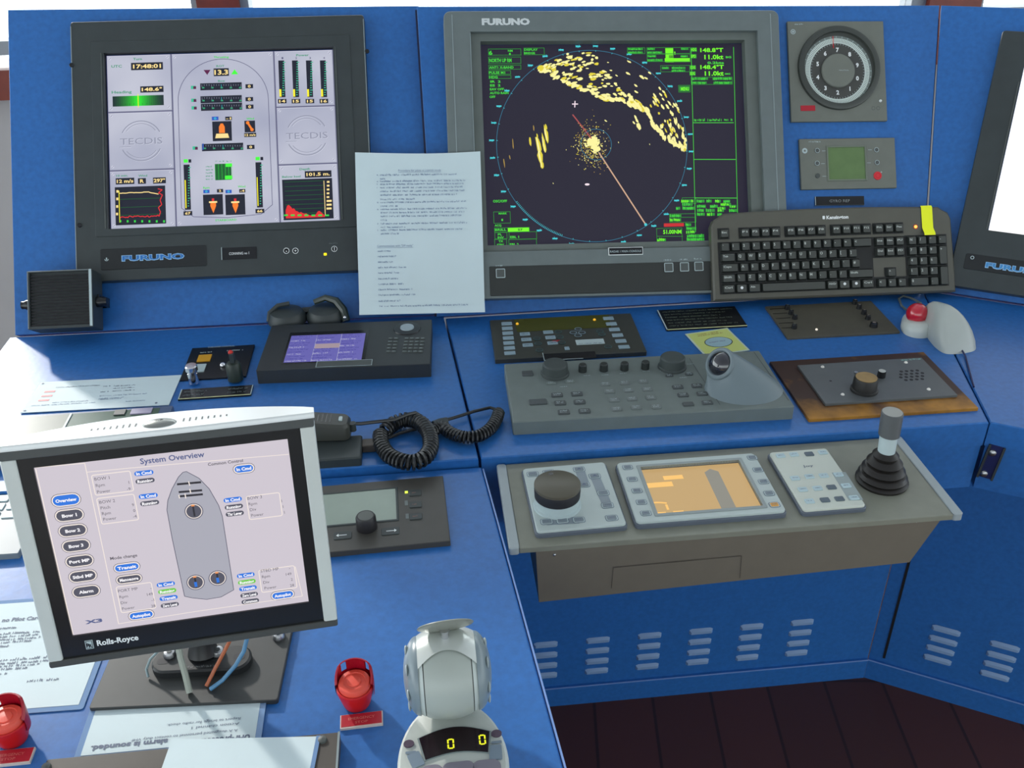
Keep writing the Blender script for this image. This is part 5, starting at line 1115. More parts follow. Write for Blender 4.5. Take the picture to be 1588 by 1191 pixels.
s.ring(*m(1090, 700), 44, 3, -4.2, am, 20, 68, 112)
bxx = x0+(x1-x0)*.62; s.flat([(bxx, y0), (bxx+(x1-x0)*.14, y0), (bxx+(x1-x0)*.14, y1-16), (bxx+(x1-x0)*.07, y1-9), (bxx, y1-16)], -4.3, hz_)
s.build('display', T)
for i in range(5):
    t = i/4; x, y = F.L(971+(1005-971)*t, 724+(796-724)*t); ukey(T, x, y, 10, 7, i+30)
    x, y = F.L(1161+(1207-1161)*t, 711+(781-711)*t); ukey(T, x, y, 10, 7, i+36, body=mat('key_amber', (206, 150, 70), .4) if i == 4 else None)
# keypad unit
F, T = unit([(1192, 701), (1280, 695), (1345, 783), (1247, 792)], 'mode_keypad_unit', 'pale keypad unit with small symbol keys, beside the joystick on the control box', 'keypad', m_=mat('unit_face_white', (196, 202, 192), .36))
m8 = F.Z(1100, 600, 3.452); pk = mat('key_pale_blue', (176, 198, 204), .35)
for i, (zx, zy, dk_) in enumerate(((380, 368, 0), (452, 362, 0), (532, 360, 1), (603, 352, 0), (458, 487, 0), (535, 478, 0), (612, 473, 0), (690, 468, 0), (500, 548, 0), (580, 541, 0), (655, 535, 1), (733, 527, 0), (538, 612, 0), (622, 605, 1), (700, 598, 1), (778, 592, 0))):
    x, y = m8(zx, zy); ukey(T, x, y, 12, 9, i+60, ring_=False, body=mat('key_slate', (84, 98, 108), .4) if dk_ else pk, leg=1)
mb = MB(); mb.line(*m8(690, 455), *m8(790, 605), 19, .15, mat('guide_band_grey2', (150, 162, 162), .4)); x, y = m8(500, 424); mb.text('Joy', x, y-2, 7, .3, ink, w=14); mb.build('printed_marks', T)
# joystick
bz = F.O  # world
cj = CONS.at(1367, 745, 0); F = Frame(CONS.w(cj[0], cj[1], .0), CF_.ex, CF_.ey)
T = thing('joystick', 'upright joystick with grey cap, pale grip and ribbed black rubber bellows', 'joystick', F)
x, y = F.hit(1368, 742, 4); rb = mat('rubber_black', (30, 27, 25), .4)
top = F.hit(1384, 640, 96)
mb = MB(); prof = [(33, 0), (34, 3), (32, 5), (29, 6), (32, 9), (29, 13), (25, 14), (28, 18), (24, 23), (20, 24), (23, 28), (18, 33), (15, 34), (17, 38), (12, 43)]
rings = []
ax_, ay_ = top[0]-x, top[1]-y
for r, z in prof: t = z/96; rings.append([(x+ax_*t+r*math.cos(2*math.pi*i/36), y+ay_*t+r*math.sin(2*math.pi*i/36), z) for i in range(36)])
mb.loops(rings, rb).build('bellows', T)
def seg_(r0, r1, za, zb, m_, nm, topm=None, ch=1):
    R_ = lambda r, z: [(x+ax_*z/96+r*math.cos(2*math.pi*i/32), y+ay_*z/96+r*math.sin(2*math.pi*i/32), z) for i in range(32)]
    mb = MB().loops([R_(r0, za), R_(r1, zb-ch), R_(r1-ch, zb)], m_)
    if topm: mb.add(R_(r1-ch-.4, zb+.15), [tuple(range(32))], topm)
    return mb.build(nm, T)
seg_(11, 11.5, 40, 68, silver, 'grip', ch=.3); seg_(13.5, 14, 66, 97, mat('cap_grey', (82, 86, 88), .45), 'cap', mat('cap_top_pale', (150, 152, 146), .35))
a_ = F.hit(1395, 705, 0); MB().sphere((x+22, y+24, 1), 2.5, steel, 10).build('screw', T)
# ================================================================== touch monitor on its bracket
def freepose(q, width):
    H_ = np.linalg.inv(homo(q, 1, 1)); Kc = np.array([[1/FPX, 0, -794/FPX], [0, -1/FPX, 595.5/FPX], [0, 0, 1]])
    M_ = np.array([CR, CU, CF]).T@Kc@H_; s = width/np.linalg.norm(M_[:, 0]); h1, h2, t = M_.T*s
    if t@CF < 0: h1, h2, t = -h1, -h2, -t
    return Frame(CAM+t, h1, h2, width*1000, np.linalg.norm(h2)*1000, q)
q = [(61, 724.8), (454.3, 680), (471, 935), (104, 988)]
F = freepose(q, .211); W2, H2 = F.w/2, F.h/2; m = F.Z(0, 600, 2.7074)
T = thing('touch_monitor', 'tilted touch screen monitor with silver edges showing a ship system overview', 'monitor', F)
P = [m(28, 262), m(1328, 132), m(1395, 978), m(182, 1172)]
x0 = (P[0][0]+P[3][0])/2; x1 = (P[1][0]+P[2][0])/2; y1 = (P[0][1]+P[1][1])/2; y0 = (P[2][1]+P[3][1])/2
sw = (m(1330, 500)[0]-m(1290, 500)[0])
MB().window((x0, x1, y0, y1), (-W2, W2, -H2, H2), -14, 0, mat('monitor_gloss_black', (24, 26, 28), .22, spec=.5), -2.2, 3).box(x0+2, x1-2, y0+2, y1-2, -30, -13, blk).build('housing', T)
MB().rbox(x0-1, x0+sw+3, y0+2, y1-8, -16, 2.4, mat('silver_edge', (196, 202, 198), .3, noise=.02), 2, 1).build('side_strip', T)
MB().rbox(x1-sw-3, x1+1, y0+2, y1-8, -16, 2.4, mat('silver_edge', (196, 202, 198), .3), 2, 1).build('side_strip', T)
MB().rbox(x0-1, x1+1, y0-4, y0+3, -18, 3, mat('strip_dark_grey', (66, 68, 66), .4), 2, 1).build('bottom_strip', T)
# curved silver hood on top: seen from above it bulges backward
mb = MB(); n = 28; pf = []; pb = []
capm = mat('hood_silver', (214, 218, 218), .3, .2); bt = -6
for i in range(n+1):
    t = i/n; x = x0-2+(x1-x0+4)*t; d = math.sin(math.pi*min(max(t, 0), 1))**.8; pf.append((x, 2.5+2*d)); pb.append((x, -10-28*d))
out = pf+pb[::-1]
yt = y1+1
mb.loops([[(x, yt-1, z) for x, z in out], [(x, yt+3, z) for x, z in out], [(x, yt+4.2, z*.96-.6) for x, z in out]], capm).build('top_hood', T)
mb = MB(); mb.rbox(x0-1, x1+1, y1-8.5, y1+.5, -14, 2.6, mat('hood_underside', (70, 74, 74), .4)).build('top_trim', T)
cxh = (x0+x1)/2
for s in (-1, 1):
    mb = MB()
    for i in range(8):
        x = cxh+s*(20+i*5.2)-1; L_ = 8-abs(i-1)*.7; mb.add([(x-.7, yt+4.4, -14-L_/2), (x+.7, yt+4.4, -14-L_/2), (x+.7, yt+4.4, -14+L_/2), (x-.7, yt+4.4, -14+L_/2)], [(0, 1, 2, 3)], blk)
    mb.build('vent_slots', T)
mb = MB(); mb.sphere((cxh-1, yt+3, -11), 15, mat('emblem_metal', (150, 152, 148), .3, .6), 24, sy=.34, sz=.62)
for i in range(12): a_ = 2*math.pi*i/12; mb.add([(cxh-1+2*math.cos(a_+.3), yt+8.3, -11+1.2*math.sin(a_+.3)), (cxh-1+11*math.cos(a_), yt+6.6, -11+6.5*math.sin(a_)), (cxh-1+2*math.cos(a_-.3), yt+8.3, -11+1.2*math.sin(a_-.3))], [(0, 1, 2)], blk)
mb.build('top_emblem', T)
x, y = m(382, 1085); x2, _ = m(556, 1060); lx_, ly_ = m(350, 1090)
mb = MB(); rot_ = math.degrees(0)
yl = (y0-H2)/2-1.2; yl = (y0+3-H2)/2
mb.text('Rolls-Royce', x, yl-2.4, 8, .3, white, w=x2-x, bold=.03); mb.box(lx_-3.4, lx_+3.4, yl-4.6, yl+4.6, .1, .3, silver); mb.outline(lx_-2.8, lx_+2.8, yl-4, yl+4, .5, .4, blk2, .2); mb.text('R', lx_-.8, yl-2, 5, .45, blk2, al='C', bold=.03).text('R', lx_+.9, yl-3, 5, .45, blk2, al='C', bold=.03).build('logo', T)
# the screen content
E_ = 1.0
def gm(k, c): return glow('ov_'+k, c, E_)
ov = dict(bgc=(206, 198, 208), cream=(242, 230, 222), blue=(44, 118, 222), dark=(84, 84, 98), white=(248, 246, 250), green=(110, 200, 70), ship=(170, 170, 182), line=(92, 92, 110), txt=(86, 96, 140), txt2=(100, 96, 104), orange=(236, 150, 90), blk=(44, 42, 50), lineb=(150, 160, 205))
ov = {k: gm(k, c) for k, c in ov.items()}
S = MB(); S.flat([(-W2, -H2), (W2, -H2), (W2, H2), (-W2, H2)], -2, ov['bgc'])
z1, z2, z3 = -1.8, -1.6, -1.4
def T_(s, zx, zy, h, mm, w_=None, al='C', z=z3, bold=.02): x, y = m(zx, zy); S.text(s, x, y-h*.35, h, z, ov[mm], w=w_, al=al, bold=bold)
mmz = 211/1118*1.0           # mm per zoom pixel (roughly)
T_('System Overview', 745, 298, 7.4, 'txt', 285*mmz)
S.poly([m(170, 340), m(378, 322), m(475, 1002)], .7, z1, ov['cream']); S.poly([m(383, 360), m(560, 343), m(1050, 300), m(1230, 285)], .6, z1, ov['cream']); S.poly([m(475, 1002), m(800, 950), m(1250, 885), m(1228, 760)], .6, z1, ov['cream'])
S.poly([m(172, 345), m(282, 1046)], .8, z1, ov['cream'])
def pill(zx, zy, w_, h_, c, s, fs=4.2, ring_=True):
    x, y = m(zx, zy)
    if ring_: S.rflat(x-w_/2-1.6, x+w_/2+1.6, y-h_/2-1.6, y+h_/2+1.6, z1, ov['line'], h_/2+1.6).rflat(x-w_/2-1.1, x+w_/2+1.1, y-h_/2-1.1, y+h_/2+1.1, z1+.1, ov['cream'], h_/2+1.1)
    S.rflat(x-w_/2, x+w_/2, y-h_/2, y+h_/2, z2, ov[c], h_/2); S.text(s, x, y-fs*.35, fs, z3, ov['white'], w=min(w_*.8, len(s)*fs*.58), al='C', bold=.04)
for i, s in enumerate(('Overview', 'Bow 1', 'Bow 2', 'Bow 3', 'Port MP', 'Stbd MP', 'Alarm')): pill(290+i*9.8, 477+i*64.5, 21.5, 9.6, 'blue' if i == 0 else 'dark', s)
def tagp(zx, zy, c, s): pill(zx, zy, 16, 4.6, c, s, 4, False)
def boxo(ax, ay, bx, by): p, q = m(ax, ay), m(bx, by); S.outline(p[0], q[0], q[1], p[1], .8, z1, ov['cream'], 2)
boxo(400, 372, 577, 440); boxo(415, 470, 590, 562); boxo(472, 845, 638, 936); boxo(1040, 462, 1190, 545); boxo(1072, 775, 1232, 850)
def rows_(zx, zy, names, vals, step=27, dx=140):
    for i, (a_, b_) in enumerate(zip(names, vals)):
        x, y = m(zx+i*4, zy+i*step); S.text(a_, x, y-1.6, 4.2, z3, ov['txt2']); x, y = m(zx+dx+i*4, zy+i*step-14); S.text(b_, x, y-1.6, 4, z3, ov['txt2'], al='R')
rows_(414, 388, ('BOW 1', 'Rpm', 'Power'), ('', '1', '-9')); rows_(428, 486, ('BOW 2', 'Pitch', 'Rpm', 'Power'), ('', '9', '0', '-4'), 24); rows_(482, 862, ('PORT MP', 'Rpm', 'Div', 'Power'), ('-', '149', '-1', '28'), 25)
rows_(1046, 470, ('BOW 3', 'Rpm', 'Div', 'Power'), ('', '1', '1', '1'), 24); rows_(1082, 778, ('STBD MP', 'Rpm', 'Div', 'Power'), ('-', '149', '2', '28'), 24, 124)
tagp(622, 363, 'blue', 'In Cmd'); tagp(625, 396, 'dark', 'Running'); tagp(634, 460, 'blue', 'In Cmd'); tagp(638, 490, 'dark', 'Running')
tagp(985, 476, 'blue', 'In Cmd'); tagp(988, 506, 'dark', 'Running'); tagp(990, 535, 'dark', 'Thr Lever')
tagp(683, 834, 'blue', 'In Cmd'); tagp(687, 863, 'green', 'Running'); tagp(691, 892, 'blue', 'Transit'); tagp(694, 922, 'dark', 'Zero Level')
tagp(1019, 796, 'blue', 'In Cmd'); tagp(1022, 824, 'green', 'Running'); tagp(1025, 851, 'blue', 'Transit'); tagp(1028, 879, 'dark', 'Zero Level'); tagp(1031, 906, 'dark', 'Common')
pill(1040, 345, 16, 6.5, 'blue', 'In Cmd'); T_('Common Control', 965, 318, 4, 'txt2', 30)
T_('Mode change', 515, 717, 4.2, 'txt2', 23); pill(525, 762, 20, 6.6, 'blue', 'Transit'); pill(531, 812, 20, 6.6, 'dark', 'Manoeuvre'); pill(572, 965, 20, 6.6, 'blue', 'Autopilot'); pill(1168, 880, 19, 6.6, 'blue', 'Autopilot')
T_('X3', 372, 990, 5, 'txt', 15, bold=.05)
hull = [(800, 357), (850, 385), (890, 430), (925, 500), (937, 545), (965, 858), (910, 888), (850, 898), (790, 892), (758, 885), (722, 640), (708, 520), (714, 480), (735, 430), (765, 380), (785, 360)]
hp = sm([m(*p) for p in hull[:6]+hull[6:]], 1); hp = [m(*p) for p in hull]; S.flat(hp[::-1], z1, ov['ship']); S.poly(hp+[hp[0]], .6, z2, ov['line'])
for (ax, ay), (bx, by) in (((757, 411), (858, 402)), ((762, 444), (860, 436)), ((764, 462), (862, 453))): S.line(*m(ax, ay), *m(bx, by), 2, z2, ov['blk'])
for p_, q_ in (((806, 398), (810, 416)), ((809, 430), (812, 448)), ((788, 450), (790, 470)), ((762, 455), (764, 470))): S.line(*m(*p_), *m(*q_), .9, z3, ov['cream'])
for zx, zy in ((820, 525), (808, 826), (901, 808)): x, y = m(zx, zy); S.disc(x, y, 8, z2, ov['line'], 28); S.disc(x, y, 7.2, z2+.05, ov['cream'], 28); S.disc(x, y, 6.4, z2+.1, ov['dark'], 28); S.box(x-.8, x+.8, y-5, y+5, z3-.1, z3, ov['blk']); S.box(x-1.4, x+1.4, y+5, y+6.6, z3-.1, z3, ov['orange']) if True else 0
for zx, zy in ((808, 832), (901, 814)): x, y = m(zx, zy); S.box(x-1.2, x+1.2, y-3, y+2, z3, z3+.1, ov['blue'])
S.build('screen', T, smooth=0)
# stem and bracket
Fb = quad(WING, [(175, 985), (440, 966), (446, 1088), (150, 1093)], .006)
TB = thing('monitor_bracket', 'black base plate and slotted foot carrying the tilted touch monitor', 'bracket', Fb)
w2, h2 = Fb.w/2, Fb.h/2
MB().rbox(-w2, w2, -h2, h2+14, -6, 0, mat('plate_dark_grey', (54, 56, 56), .45, noise=.06), 3, .8).build('base_plate', TB)
fx0, fy0 = Fb.hit(226, 1052, 8); fx1, fy1 = Fb.hit(384, 1040, 8); cyb = Fb.hit(305, 1022, 8)[1]
fm = mat('foot_black', (34, 36, 38), .4)
MB().rbox(fx0, fx1, cyb-17, cyb+17, 0, 9, fm, 16, 2, 8).rflat(fx0+6, fx0+18, cyb-6, cyb+2, 9.2, inkb, 3).rflat(fx1-18, fx1-6, cyb-4, cyb+4, 9.2, inkb, 3).words((fx0+fx1)/2-18, cyb-13, (fx0+fx1)/2+20, 3, 9.2, mat('embossed_grey', (110, 112, 112)), 5).build('foot', TB)
for px, py, z in ((263, 1013, 8), (338, 1010, 8), (432, 985, 0)): x, y = Fb.hit(px, py, z+3); MB().lathe([(7, z), (7, z+2), (5.4, z+5.5), (.3, z+6)], steel, x, y, 24).cyl(x, y, 2.8, z+5.9, z+6.2, blk, 6).build('bolt', TB)
bpy.context.view_layer.update()
mc = F.O-F.n*.03+F.ey*(-.055)
bw = Fb.w
A_ = Vector(Fb.O+Fb.ex*((fx0+fx1)/2*.001)+Fb.ey*((cyb+8)*.001)+Fb.n*.008)*1000; B_ = Vector(mc-F.n*.020)*1000
mid = (A_+B_)/2+Vector((0, 15, 0))
rel(MB().tube([tuple(A_), tuple(A_+Vector((0, 4, 14))), tuple(mid), tuple(B_+Vector((0, 12, -6))), tuple(B_)], [16, 13, 11, 13, 16], fm, 18), TB, 'stem')
rel(MB().sphere(tuple(B_+Vector(F.n)*-4), 17, fm, 20), TB, 'ball_joint')
# cables
def wpx(px, py, z): P_ = WING.at(px, py, z/1000)*1000; return (P_[0], P_[1], z-12)
def cable(pts, r, m_, label):
    O_ = wpx(*pts[0]); Fc_ = worldframe(O_[0]/1000, O_[1]/1000, -.012); mb = MB(); mb.tube([tuple(Vector(wpx(*p))-Vector((O_[0], O_[1], -12))) for p in pts], r, m_, 8); return mb.build('cable', fr=Fc_, label=label, cat='cable')
cable([(276, 1000, 50), (280, 1020, 38), (287, 1045, 24), (294, 1074, 8)], 3.2, mat('cable_pale_grey', (150, 156, 146), .4), 'thick pale grey cable dropping from the touch monitor to its base plate')
cable([(357, 992, 50), (347, 1012, 36), (334, 1036, 20), (320, 1064, 8)], 2, mat('cable_copper', (176, 96, 60), .4), 'copper coloured cable dropping from the touch monitor')
cable([(383, 990, 50), (378, 1010, 40), (365, 1032, 26), (345, 1055, 14), (326, 1069, 8)], 2.2, mat('cable_blue', (76, 130, 170), .35), 'light blue cable curving down from the touch monitor')
cable([(245, 1010, 30), (233, 1022, 20), (227, 1038, 12), (230, 1050, 8)], 1.4, mat('cable_thin_pale', (130, 150, 155), .4), 'thin pale wire at the left of the monitor foot')

# ================================================================== autopilot panel
q = [(440, 760), (682, 737), (704, 839), (440, 862)]
F = quad(WING, q, .008); W2, H2 = F.w/2, F.h/2; m = F.Z(480, 720, 6.352)
T = thing('autopilot_panel', 'dark panel with grey display, black knob and arrow keys, right of the tilted touch monitor', 'control panel', F)
MB().rbox(-W2, W2, -H2, H2, -8, 0, mat('panel_charcoal', (66, 64, 60), .45, noise=.06), 1.5, .8).build('housing', T)
x1, y1 = m(812, 243); _, y0 = m(850, 547); x1 = (x1+m(852, 547)[0])/2
MB().window((-W2+12, x1+3, y0-3, y1+3), (-W2+15, x1, y0, y1), 0, 1, blk, .1, 1).build('display_frame', T)
MB().flat([(-W2+15, y0), (x1, y0), (x1, y1), (-W2+15, y1)], .4, mat('lcd_pale_grey', (144, 158, 146), .3, noise=.03)).build('display', T)
x, y = F.hit(567, 803, 16); MB().lathe([(13, 0), (12.5, 16), (11, 18.5), (.3, 18.5)], mat('knob_soft_black', (26, 24, 28), .45), x, y+1, 32).disc(x, y+1, 9.5, 18.7, mat('knob_top_grey', (84, 88, 84), .4), 28).build('rotary_knob', T)
for zx, zy in ((1015, 287), (1030, 403), (1045, 520)): x, y = m(zx, zy); MB().rbox(x-8, x+8, y-6, y+6, 0, 1.2, blk, 2, .4).words(x-4, y-1.5, x+5, 3, 1.4, mat('ink_rust', (130, 96, 84)), zx).outline(x-10, x+10, y-8, y+8, .5, .2, dgrey, 2).build('button', T)
x, y = m(925, 280); MB().box(x-2, x+2, y-2, y+2, 0, 1, glow('led_lime', (230, 255, 90), 1.2)).build('indicator_light', T)
for zx, zy in ((935, 385), (958, 515)): x, y = m(zx, zy); MB().box(x-2, x+2, y-5, y+5, 0, .4, mat('mark_grey', (104, 112, 112))).build('indicator_light', T)
for zx, zy, s in ((335, 703, -1), (803, 663, 1)): x, y = m(zx, zy); MB().rbox(x-11, x+11, y-7, y+7, 0, 1, blk, 2, .4).line(x-5, y, x+5, y, 1.2, 1.2, white).flat([(x+s*5, y-3), (x+s*8, y), (x+s*5, y+3)][::s], 1.3, white).build('arrow_button', T)
# keypad at the far left
q = [(-90, 772), (52, 764), (60, 852), (-96, 864)]
F = quad(WING, q, .008); W2, H2 = F.w/2, F.h/2
T = thing('keypad_panel', 'grey keypad with pale square keys at the far left edge, behind the tilted touch monitor', 'keypad', F)
MB().rbox(-W2, W2, -H2, H2, -8, 0, mat('keypad_grey', (122, 132, 138), .4), 2, .8).build('housing', T)
for i in range(5):
    for j in range(3): x = -W2+14+i*22; y = H2-14-j*18; MB().rbox(x-9, x+9, y-7, y+7, 0, 1.4, mat('key_ice', (186, 204, 208), .35), 1.5, .5).build('key', T)

# ================================================================== emergency stops
def estop(px, py, label, ang=-5):
    F = base(WING, px, py, 0, ang); T = thing('emergency_stop_button', label, 'button', F, 'red emergency stop buttons')
    MB().lathe([(12.5, 0), (14, 3), (18.5, 22), (18.5, 25), (17, 26), (16, 25), (.3, 25)], red, 0, 0, 36).build('body', T)
    MB().lathe([(16, 25), (16.2, 29), (15, 31.5), (11, 32), (10.6, 31.2), (7, 31.2), (6.6, 32), (.3, 32.4)], red2, 0, 0, 36).build('push_cap', T)
    mb = MB(); n = 20; rows = []
    gm_ = mat('guard_dark_red', (160, 10, 36), .3)
    for lev, (r, z) in enumerate(((18.8, 14), (19.2, 26), (19.4, 31), (19.4, 43), (18, 45))):
        rows.append([(r*math.cos(math.radians(-12+204*i/n)), r*math.sin(math.radians(-12+204*i/n)), z+(0 if lev < 2 else (-14+14*min(1, math.sin(math.pi*i/n)*1.6)))) for i in range(n+1)])
    v0 = []
    for k in range(len(rows)-1):
        for i in range(n):
            if k == 2 and (i in (5, 6) or i in (13, 14)): continue      # the two openings of the guard
            mb.add([rows[k][i], rows[k][i+1], rows[k+1][i+1], rows[k+1][i]], [(0, 1, 2, 3)], gm_)
            s_ = .92; mb.add([(p[0]*s_, p[1]*s_, p[2]) for p in (rows[k][i], rows[k][i+1], rows[k+1][i+1], rows[k+1][i])], [(3, 2, 1, 0)], gm_)
    for i in range(n): mb.add([rows[-1][i], rows[-1][i+1], (rows[-1][i+1][0]*.92, rows[-1][i+1][1]*.92, rows[-1][i+1][2]), (rows[-1][i][0]*.92, rows[-1][i][1]*.92, rows[-1][i][2])], [(0, 1, 2, 3)], gm_)
    mb.build('guard', T)
    return T
estop(554, 1090, 'red guarded emergency stop button between the touch monitor and the grey lever head')
estop(22, 1146, 'red guarded emergency stop button at the lower left edge, on top of the white sheet', -2)
def redplate(q, label):
    F = quad(WING, q, .003); W2, H2 = F.w/2, F.h/2
    MB().box(-W2, W2, -H2, H2, -3, 0, mat('label_edge_white', (214, 200, 190), .4)).box(-W2+1, W2-1, -H2+1.4, H2-.4, 0, .3, redlab).text('EMERGENCY', 0, .6, 4.4, .5, mat('ink_pink', (214, 120, 110)), w=F.w*.62, al='C').text('STOP', 0, -4.2, 4, .5, mat('ink_pink', (214, 120, 110)), w=F.w*.3, al='C').build('engraved_label', fr=F, label=label, cat='label')
redplate([(526, 1110), (592, 1102), (595, 1122), (529, 1130)], 'small red engraved label in front of the stop button beside the grey lever head')
redplate([(-20, 1165), (52, 1160), (49, 1180), (-24, 1190)], 'small red engraved label at the lower left corner, below the left stop button')

# ================================================================== thruster lever head with its base
cb_ = WING.at(703, 1186, .012); F = worldframe(cb_[0], cb_[1], -.012, 1)
T = thing('thruster_control', 'grey round-headed thruster lever on an oval base with two lit zeros, on the wing desk', 'lever', F)
mb = MB(); prof = [(1, 0), (1, 12), (.985, 15), (.94, 17), (.3, 17.5), (.005, 17.5)]
rx = abs(F.hit(789, 1180, 10)[0]-F.hit(616, 1180, 10)[0])/2; ry = rx*1.42
tiltz = lambda y: 1+.0*y
yc_ = 0
mb.loops([[(rx*k*math.cos(2*math.pi*i/56), yc_+ry*k*math.sin(2*math.pi*i/56), z) for i in range(56)] for k, z in prof], lgrey).build('base', T)
zt_ = 17.5
h = lambda px, py, z=zt_: F.hit(px, py, z)
n = 18
p00, p10, p11, p01 = h(650, 1147), h(759, 1136), h(757, 1168), h(660, 1180)
up_ = []; dn = []
for i in range(n+1):
    t = i/n; a_ = (p00[0]*(1-t)+p10[0]*t, p00[1]*(1-t)+p10[1]*t+9*math.sin(math.pi*t)); b_ = (p01[0]*(1-t)+p11[0]*t, p01[1]*(1-t)+p11[1]*t+5*math.sin(math.pi*t)); up_.append(a_); dn.append(b_)
out = dn+up_[::-1]; cc = (sum(p[0] for p in out)/len(out), sum(p[1] for p in out)/len(out))
ex_ = lambda k: [(cc[0]+(x-cc[0])*k, cc[1]+(y-cc[1])*k) for x, y in out]
MB().prism(ex_(1.05), zt_-1, zt_+1.4, mat('display_rim_grey', (120, 132, 132), .35)).build('display_rim', T)
MB().prism(out, zt_, zt_+1.9, mat('display_black', (26, 10, 18), .15)).build('display', T)
yl_ = glow('digit_yellow', (236, 240, 40), 1.15)
def zero(px, py):
    x, y = h(px, py, zt_+2); mb = MB(); w_, hh, t = 2.5, 5.0, 1.5
    for sx in (-1, 1): mb.flat([(x+sx*w_-t/2, y+.5), (x+sx*w_+t/2, y+.5), (x+sx*w_+t/2, y+hh), (x+sx*w_-t/2, y+hh)], zt_+2.1, yl_); mb.flat([(x+sx*w_-t/2, y-hh), (x+sx*w_+t/2, y-hh), (x+sx*w_+t/2, y-.5), (x+sx*w_-t/2, y-.5)], zt_+2.1, yl_)
    for sy in (-1, 1): mb.flat([(x-w_+.6, y+sy*hh-t/2), (x+w_-.6, y+sy*hh-t/2), (x+w_-.6, y+sy*hh+t/2), (x-w_+.6, y+sy*hh+t/2)], zt_+2.1, yl_)
    mb.build('digit', T)
zero(699, 1153.5); zero(748, 1147)
bt_ = mat('button_dim_purple', (76, 60, 76), .35)
for px, py in ((634, 1154), (770, 1138)): x, y = h(px, py); MB().cyl(x, y, 5, zt_-.5, zt_+1.2, bt_, 24, sy=.8).build('button', T)
for px, py, rot_ in ((645, 1179, .35), (768.5, 1167, -.05)):
    x, y = h(px, py); mb = MB(); pts = mb.rr_pts(-6, 6, -8, 8, 1.5, 3); mb.prism([(x+a*math.cos(rot_)-b*math.sin(rot_), y+a*math.sin(rot_)+b*math.cos(rot_)) for a, b in pts], zt_-.5, zt_+1.2, mgrey).build('button', T)
for px, py in ((637, 1167), (770, 1151)): x, y = h(px, py); MB().rflat(x-5, x+5, y-1.5, y+1.5, zt_+.2, mgrey, 1).build('button_mark', T)
for px, py, w_ in ((711, 1193, 15), (755, 1190, 13), (670, 1198, 10)): x, y = h(px, py); MB().rbox(x-w_, x+w_, y-9, y+8, zt_-.5, zt_+1.2, mat('button_mauve_grey', (120, 116, 128), .4), 7, .6).build('button', T)
# head: drum with side caps, axis across
zc = 62; hx_, hy_ = h(694, 1043, zc)
Rd = abs(h(756, 1050, zc)[0]-h(640, 1050, zc)[0])/2*1.16
wd_ = Rd*.64
hd = mat('lever_head_grey', (164, 172, 166), .36, noise=.02)
c_ = (hx_, hy_, zc)
Rv = Rd*1.0
def prof_drum(k0, k1, n_=10): return [(Rv*(1.04-.16*(abs(k0+(k1-k0)*i/n_))**2.2), wd_*(k0+(k1-k0)*i/n_)) for i in range(n_+1)]
MB().lathe([(.3, -wd_*.84)]+prof_drum(-.84, .84, 14)+[(.3, wd_*.84)], hd, axis='x', c=c_, seg=56).build('drum', T)
dk_ = mat('drum_seam', (50, 54, 50), .5)
for s in (-1, 1):
    MB().lathe([(.3, s*wd_*.84)]+[(r-.6, s*abs(x)) for r, x in prof_drum(.84, .875, 1)]+[(.3, s*wd_*.875)], dk_, axis='x', c=c_, seg=56).build('seam_line', T)
    MB().lathe([(.3, s*wd_*.875)]+[(r, s*abs(x)) for r, x in prof_drum(.875, 1.06, 5)]+[(.3, s*wd_*1.06)], mat('drum_band', (182, 192, 188), .32), axis='x', c=c_, seg=56).build('drum_band', T)
    capm_ = mat('side_cap_blue_grey', (122, 136, 142), .3)
    pr = [(Rv*.90*math.cos(math.radians(a_)), s*(wd_*1.04+Rv*.36*math.sin(math.radians(a_)))) for a_ in range(0, 91, 9)]
    cp = MB().lathe(pr, capm_, axis='x', c=c_, seg=48).build('side_cap', T)
    for k in range(7):
        an = 2*math.pi*k/7+.3; rr_ = Rv*.636; px_ = s*(wd_*1.04+Rv*.2546)
        MB().sphere((c_[0]+px_, c_[1]+rr_*math.cos(an), c_[2]+rr_*math.sin(an)), 5.5, mat('dimple_pale', (150, 162, 164), .3), 14, sx=.3).build('grip_dimple', cp)
# chrome band over the top and the round disc
mb = MB(); n = 16; rings = []
for j in range(0, 9):
    rr_ = Rv*1.09; ring = []
    for i in range(n+1):
        u_ = i/n*2-1; a0_ = 74-18*u_*u_; a_ = math.radians(a0_+j*(150-a0_)/8); k_ = rr_*(1-.17*abs(u_)**2.2); ring.append((c_[0]+wd_*1.04*u_, c_[1]-k_*math.cos(a_), c_[2]+k_*math.sin(a_)))
    rings.append(ring)
mb.loops(rings, mat('band_satin_silver', (206, 212, 208), .22, .3), False, False, closed=False).build('top_band', T)
MB().lathe([(4.5, zc+Rv*.9), (3.5, zc+Rv*1.2), (5, zc+Rv*1.32)], chrome, c_[0], c_[1]+3, 20).build('stem', T)
mb = MB(); rd_ = abs(h(737, 968, zc+Rv*1.35)[0]-h(648, 968, zc+Rv*1.35)[0])/2
mb.T = Matrix.Translation((c_[0]+1, c_[1]+3, zc+Rv*1.42)) @ Matrix.Rotation(math.radians(-54), 4, 'X') @ Matrix.Rotation(math.radians(-3), 4, 'Y')
mb.lathe([(.3, -3), (rd_*.7, -2), (rd_*.97, -.6), (rd_, .2), (rd_*.97, 1), (rd_*.7, 1.6), (.3, 1.8)], mat('disc_grey', (134, 138, 128), .35), 0, 0, 48); mb.build('top_disc', T)

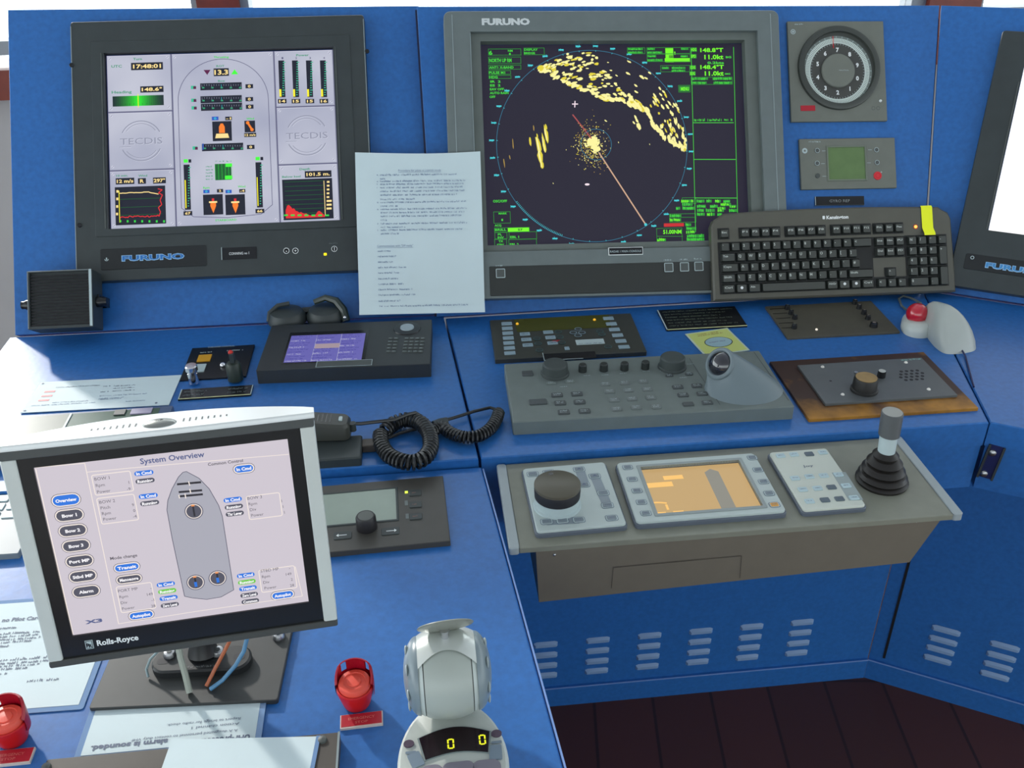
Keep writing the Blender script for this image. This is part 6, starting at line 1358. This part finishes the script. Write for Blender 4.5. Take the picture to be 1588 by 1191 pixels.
# ================================================================== papers on the wing
def sheet(q, label, marks, z=1.4, film=6, name='laminated_sheet'):
    F = quad(WING, q, z/1000); W2, H2 = F.w/2, F.h/2; T = thing(name, label, 'paper', F)
    if film: MB().rbox(-W2-film, W2+film, -H2-film, H2+film, -1, -.3, lam, 3, .2).build('film_border', T)
    mb = MB().box(-W2, W2, -H2, H2, -.6, 0, paper); marks(mb, F); mb.build('sheet', T); return F
def mk1(mb, F):
    m = F.Z(0, 920, 2.9407); s = -18*math.pi/180*0
    mb.text('no Pilot Card', m(0, 138)[0]-8, m(0, 138)[1]-2, 8, .3, ink, w=m(148, 130)[0]-m(0, 138)[0]+8, bold=.03)
    for i, (zy, x1) in enumerate(((178, 60), (205, 160), (218, 165), (232, 170), (245, 130), (262, 40), (325, 235), (340, 240), (352, 190), (365, 150), (385, 60), (412, 296))): x, y = m(0 if i != 11 else 150, zy); mb.words(x-20 if i != 11 else x, y-1, m(x1, zy)[0], 4, .3, ink, i+200)
sheet([(-90, 944), (176, 926), (134, 1090), (-130, 1110)], 'large white laminated sheet with printed lines, under the left side of the touch monitor', mk1)
def mk2(mb, F):
    m = F.Z(0, 920, 2.9407)
    x, y = m(1165, 648); mb.text('UHF-procedure', x, y+3, 9, .3, ink, w=52, rot=180, bold=.04)
    x, y = m(890, 680); mb.text('alarm is sounded.', m(800, 680)[0], m(620, 690)[1]+3, 8, .3, ink, w=m(760, 690)[0]-m(455, 715)[0]+12, rot=180, bold=.04)
    for i, (zx, zy, w_) in enumerate(((1105, 618, 88), (1105, 590, 40), (1105, 568, 62))): x, y = m(zx, zy); mb.text(('A A designated personnel to contact duty VHF', 'Action channel 1', 'Report to bridge for radio check.')[i], x, y+1, 4.4, .3, ink, w=w_*1.15, rot=180)
sheet([(142, 1094), (398, 1073), (404, 1143), (134, 1172)], 'white laminated sheet printed upside down, in front of the monitor base plate', mk2, 2.6)
F = quad(WING, [(258, 1147), (482, 1143), (480, 1240), (240, 1246)], .0125); W2, H2 = F.w/2, F.h/2
MB().box(-W2, W2, -H2, H2, -.6, 0, paper).box(W2, W2+4, -H2, H2+1, -.6, -.1, lam).build('paper_sheet', fr=F, label='blank white sheet lying on the dark panel at the bottom edge of the picture', cat='paper')
q = [(55, 1180), (516, 1136), (530, 1290), (30, 1340)]
F = quad(WING, q, .011); W2, H2 = F.w/2, F.h/2
T = thing('instrument_unit', 'dark brown-grey panel with corner screws at the bottom edge, under the blank white sheet', 'instrument', F)
MB().rbox(-W2, W2, -H2, H2, -11, 0, mat('panel_brown_grey', (72, 66, 60), .45, noise=.06), 2, 1).box(W2-2, W2, -H2, H2, -.5, .4, bezel2).build('housing', T)
for px, py in ((500, 1148), (72, 1190)): x, y = F.hit(px, py, 0); MB().lathe([(4.5, 0), (4, 2), (.3, 3)], dgrey, x, y, 18).build('screw', T)
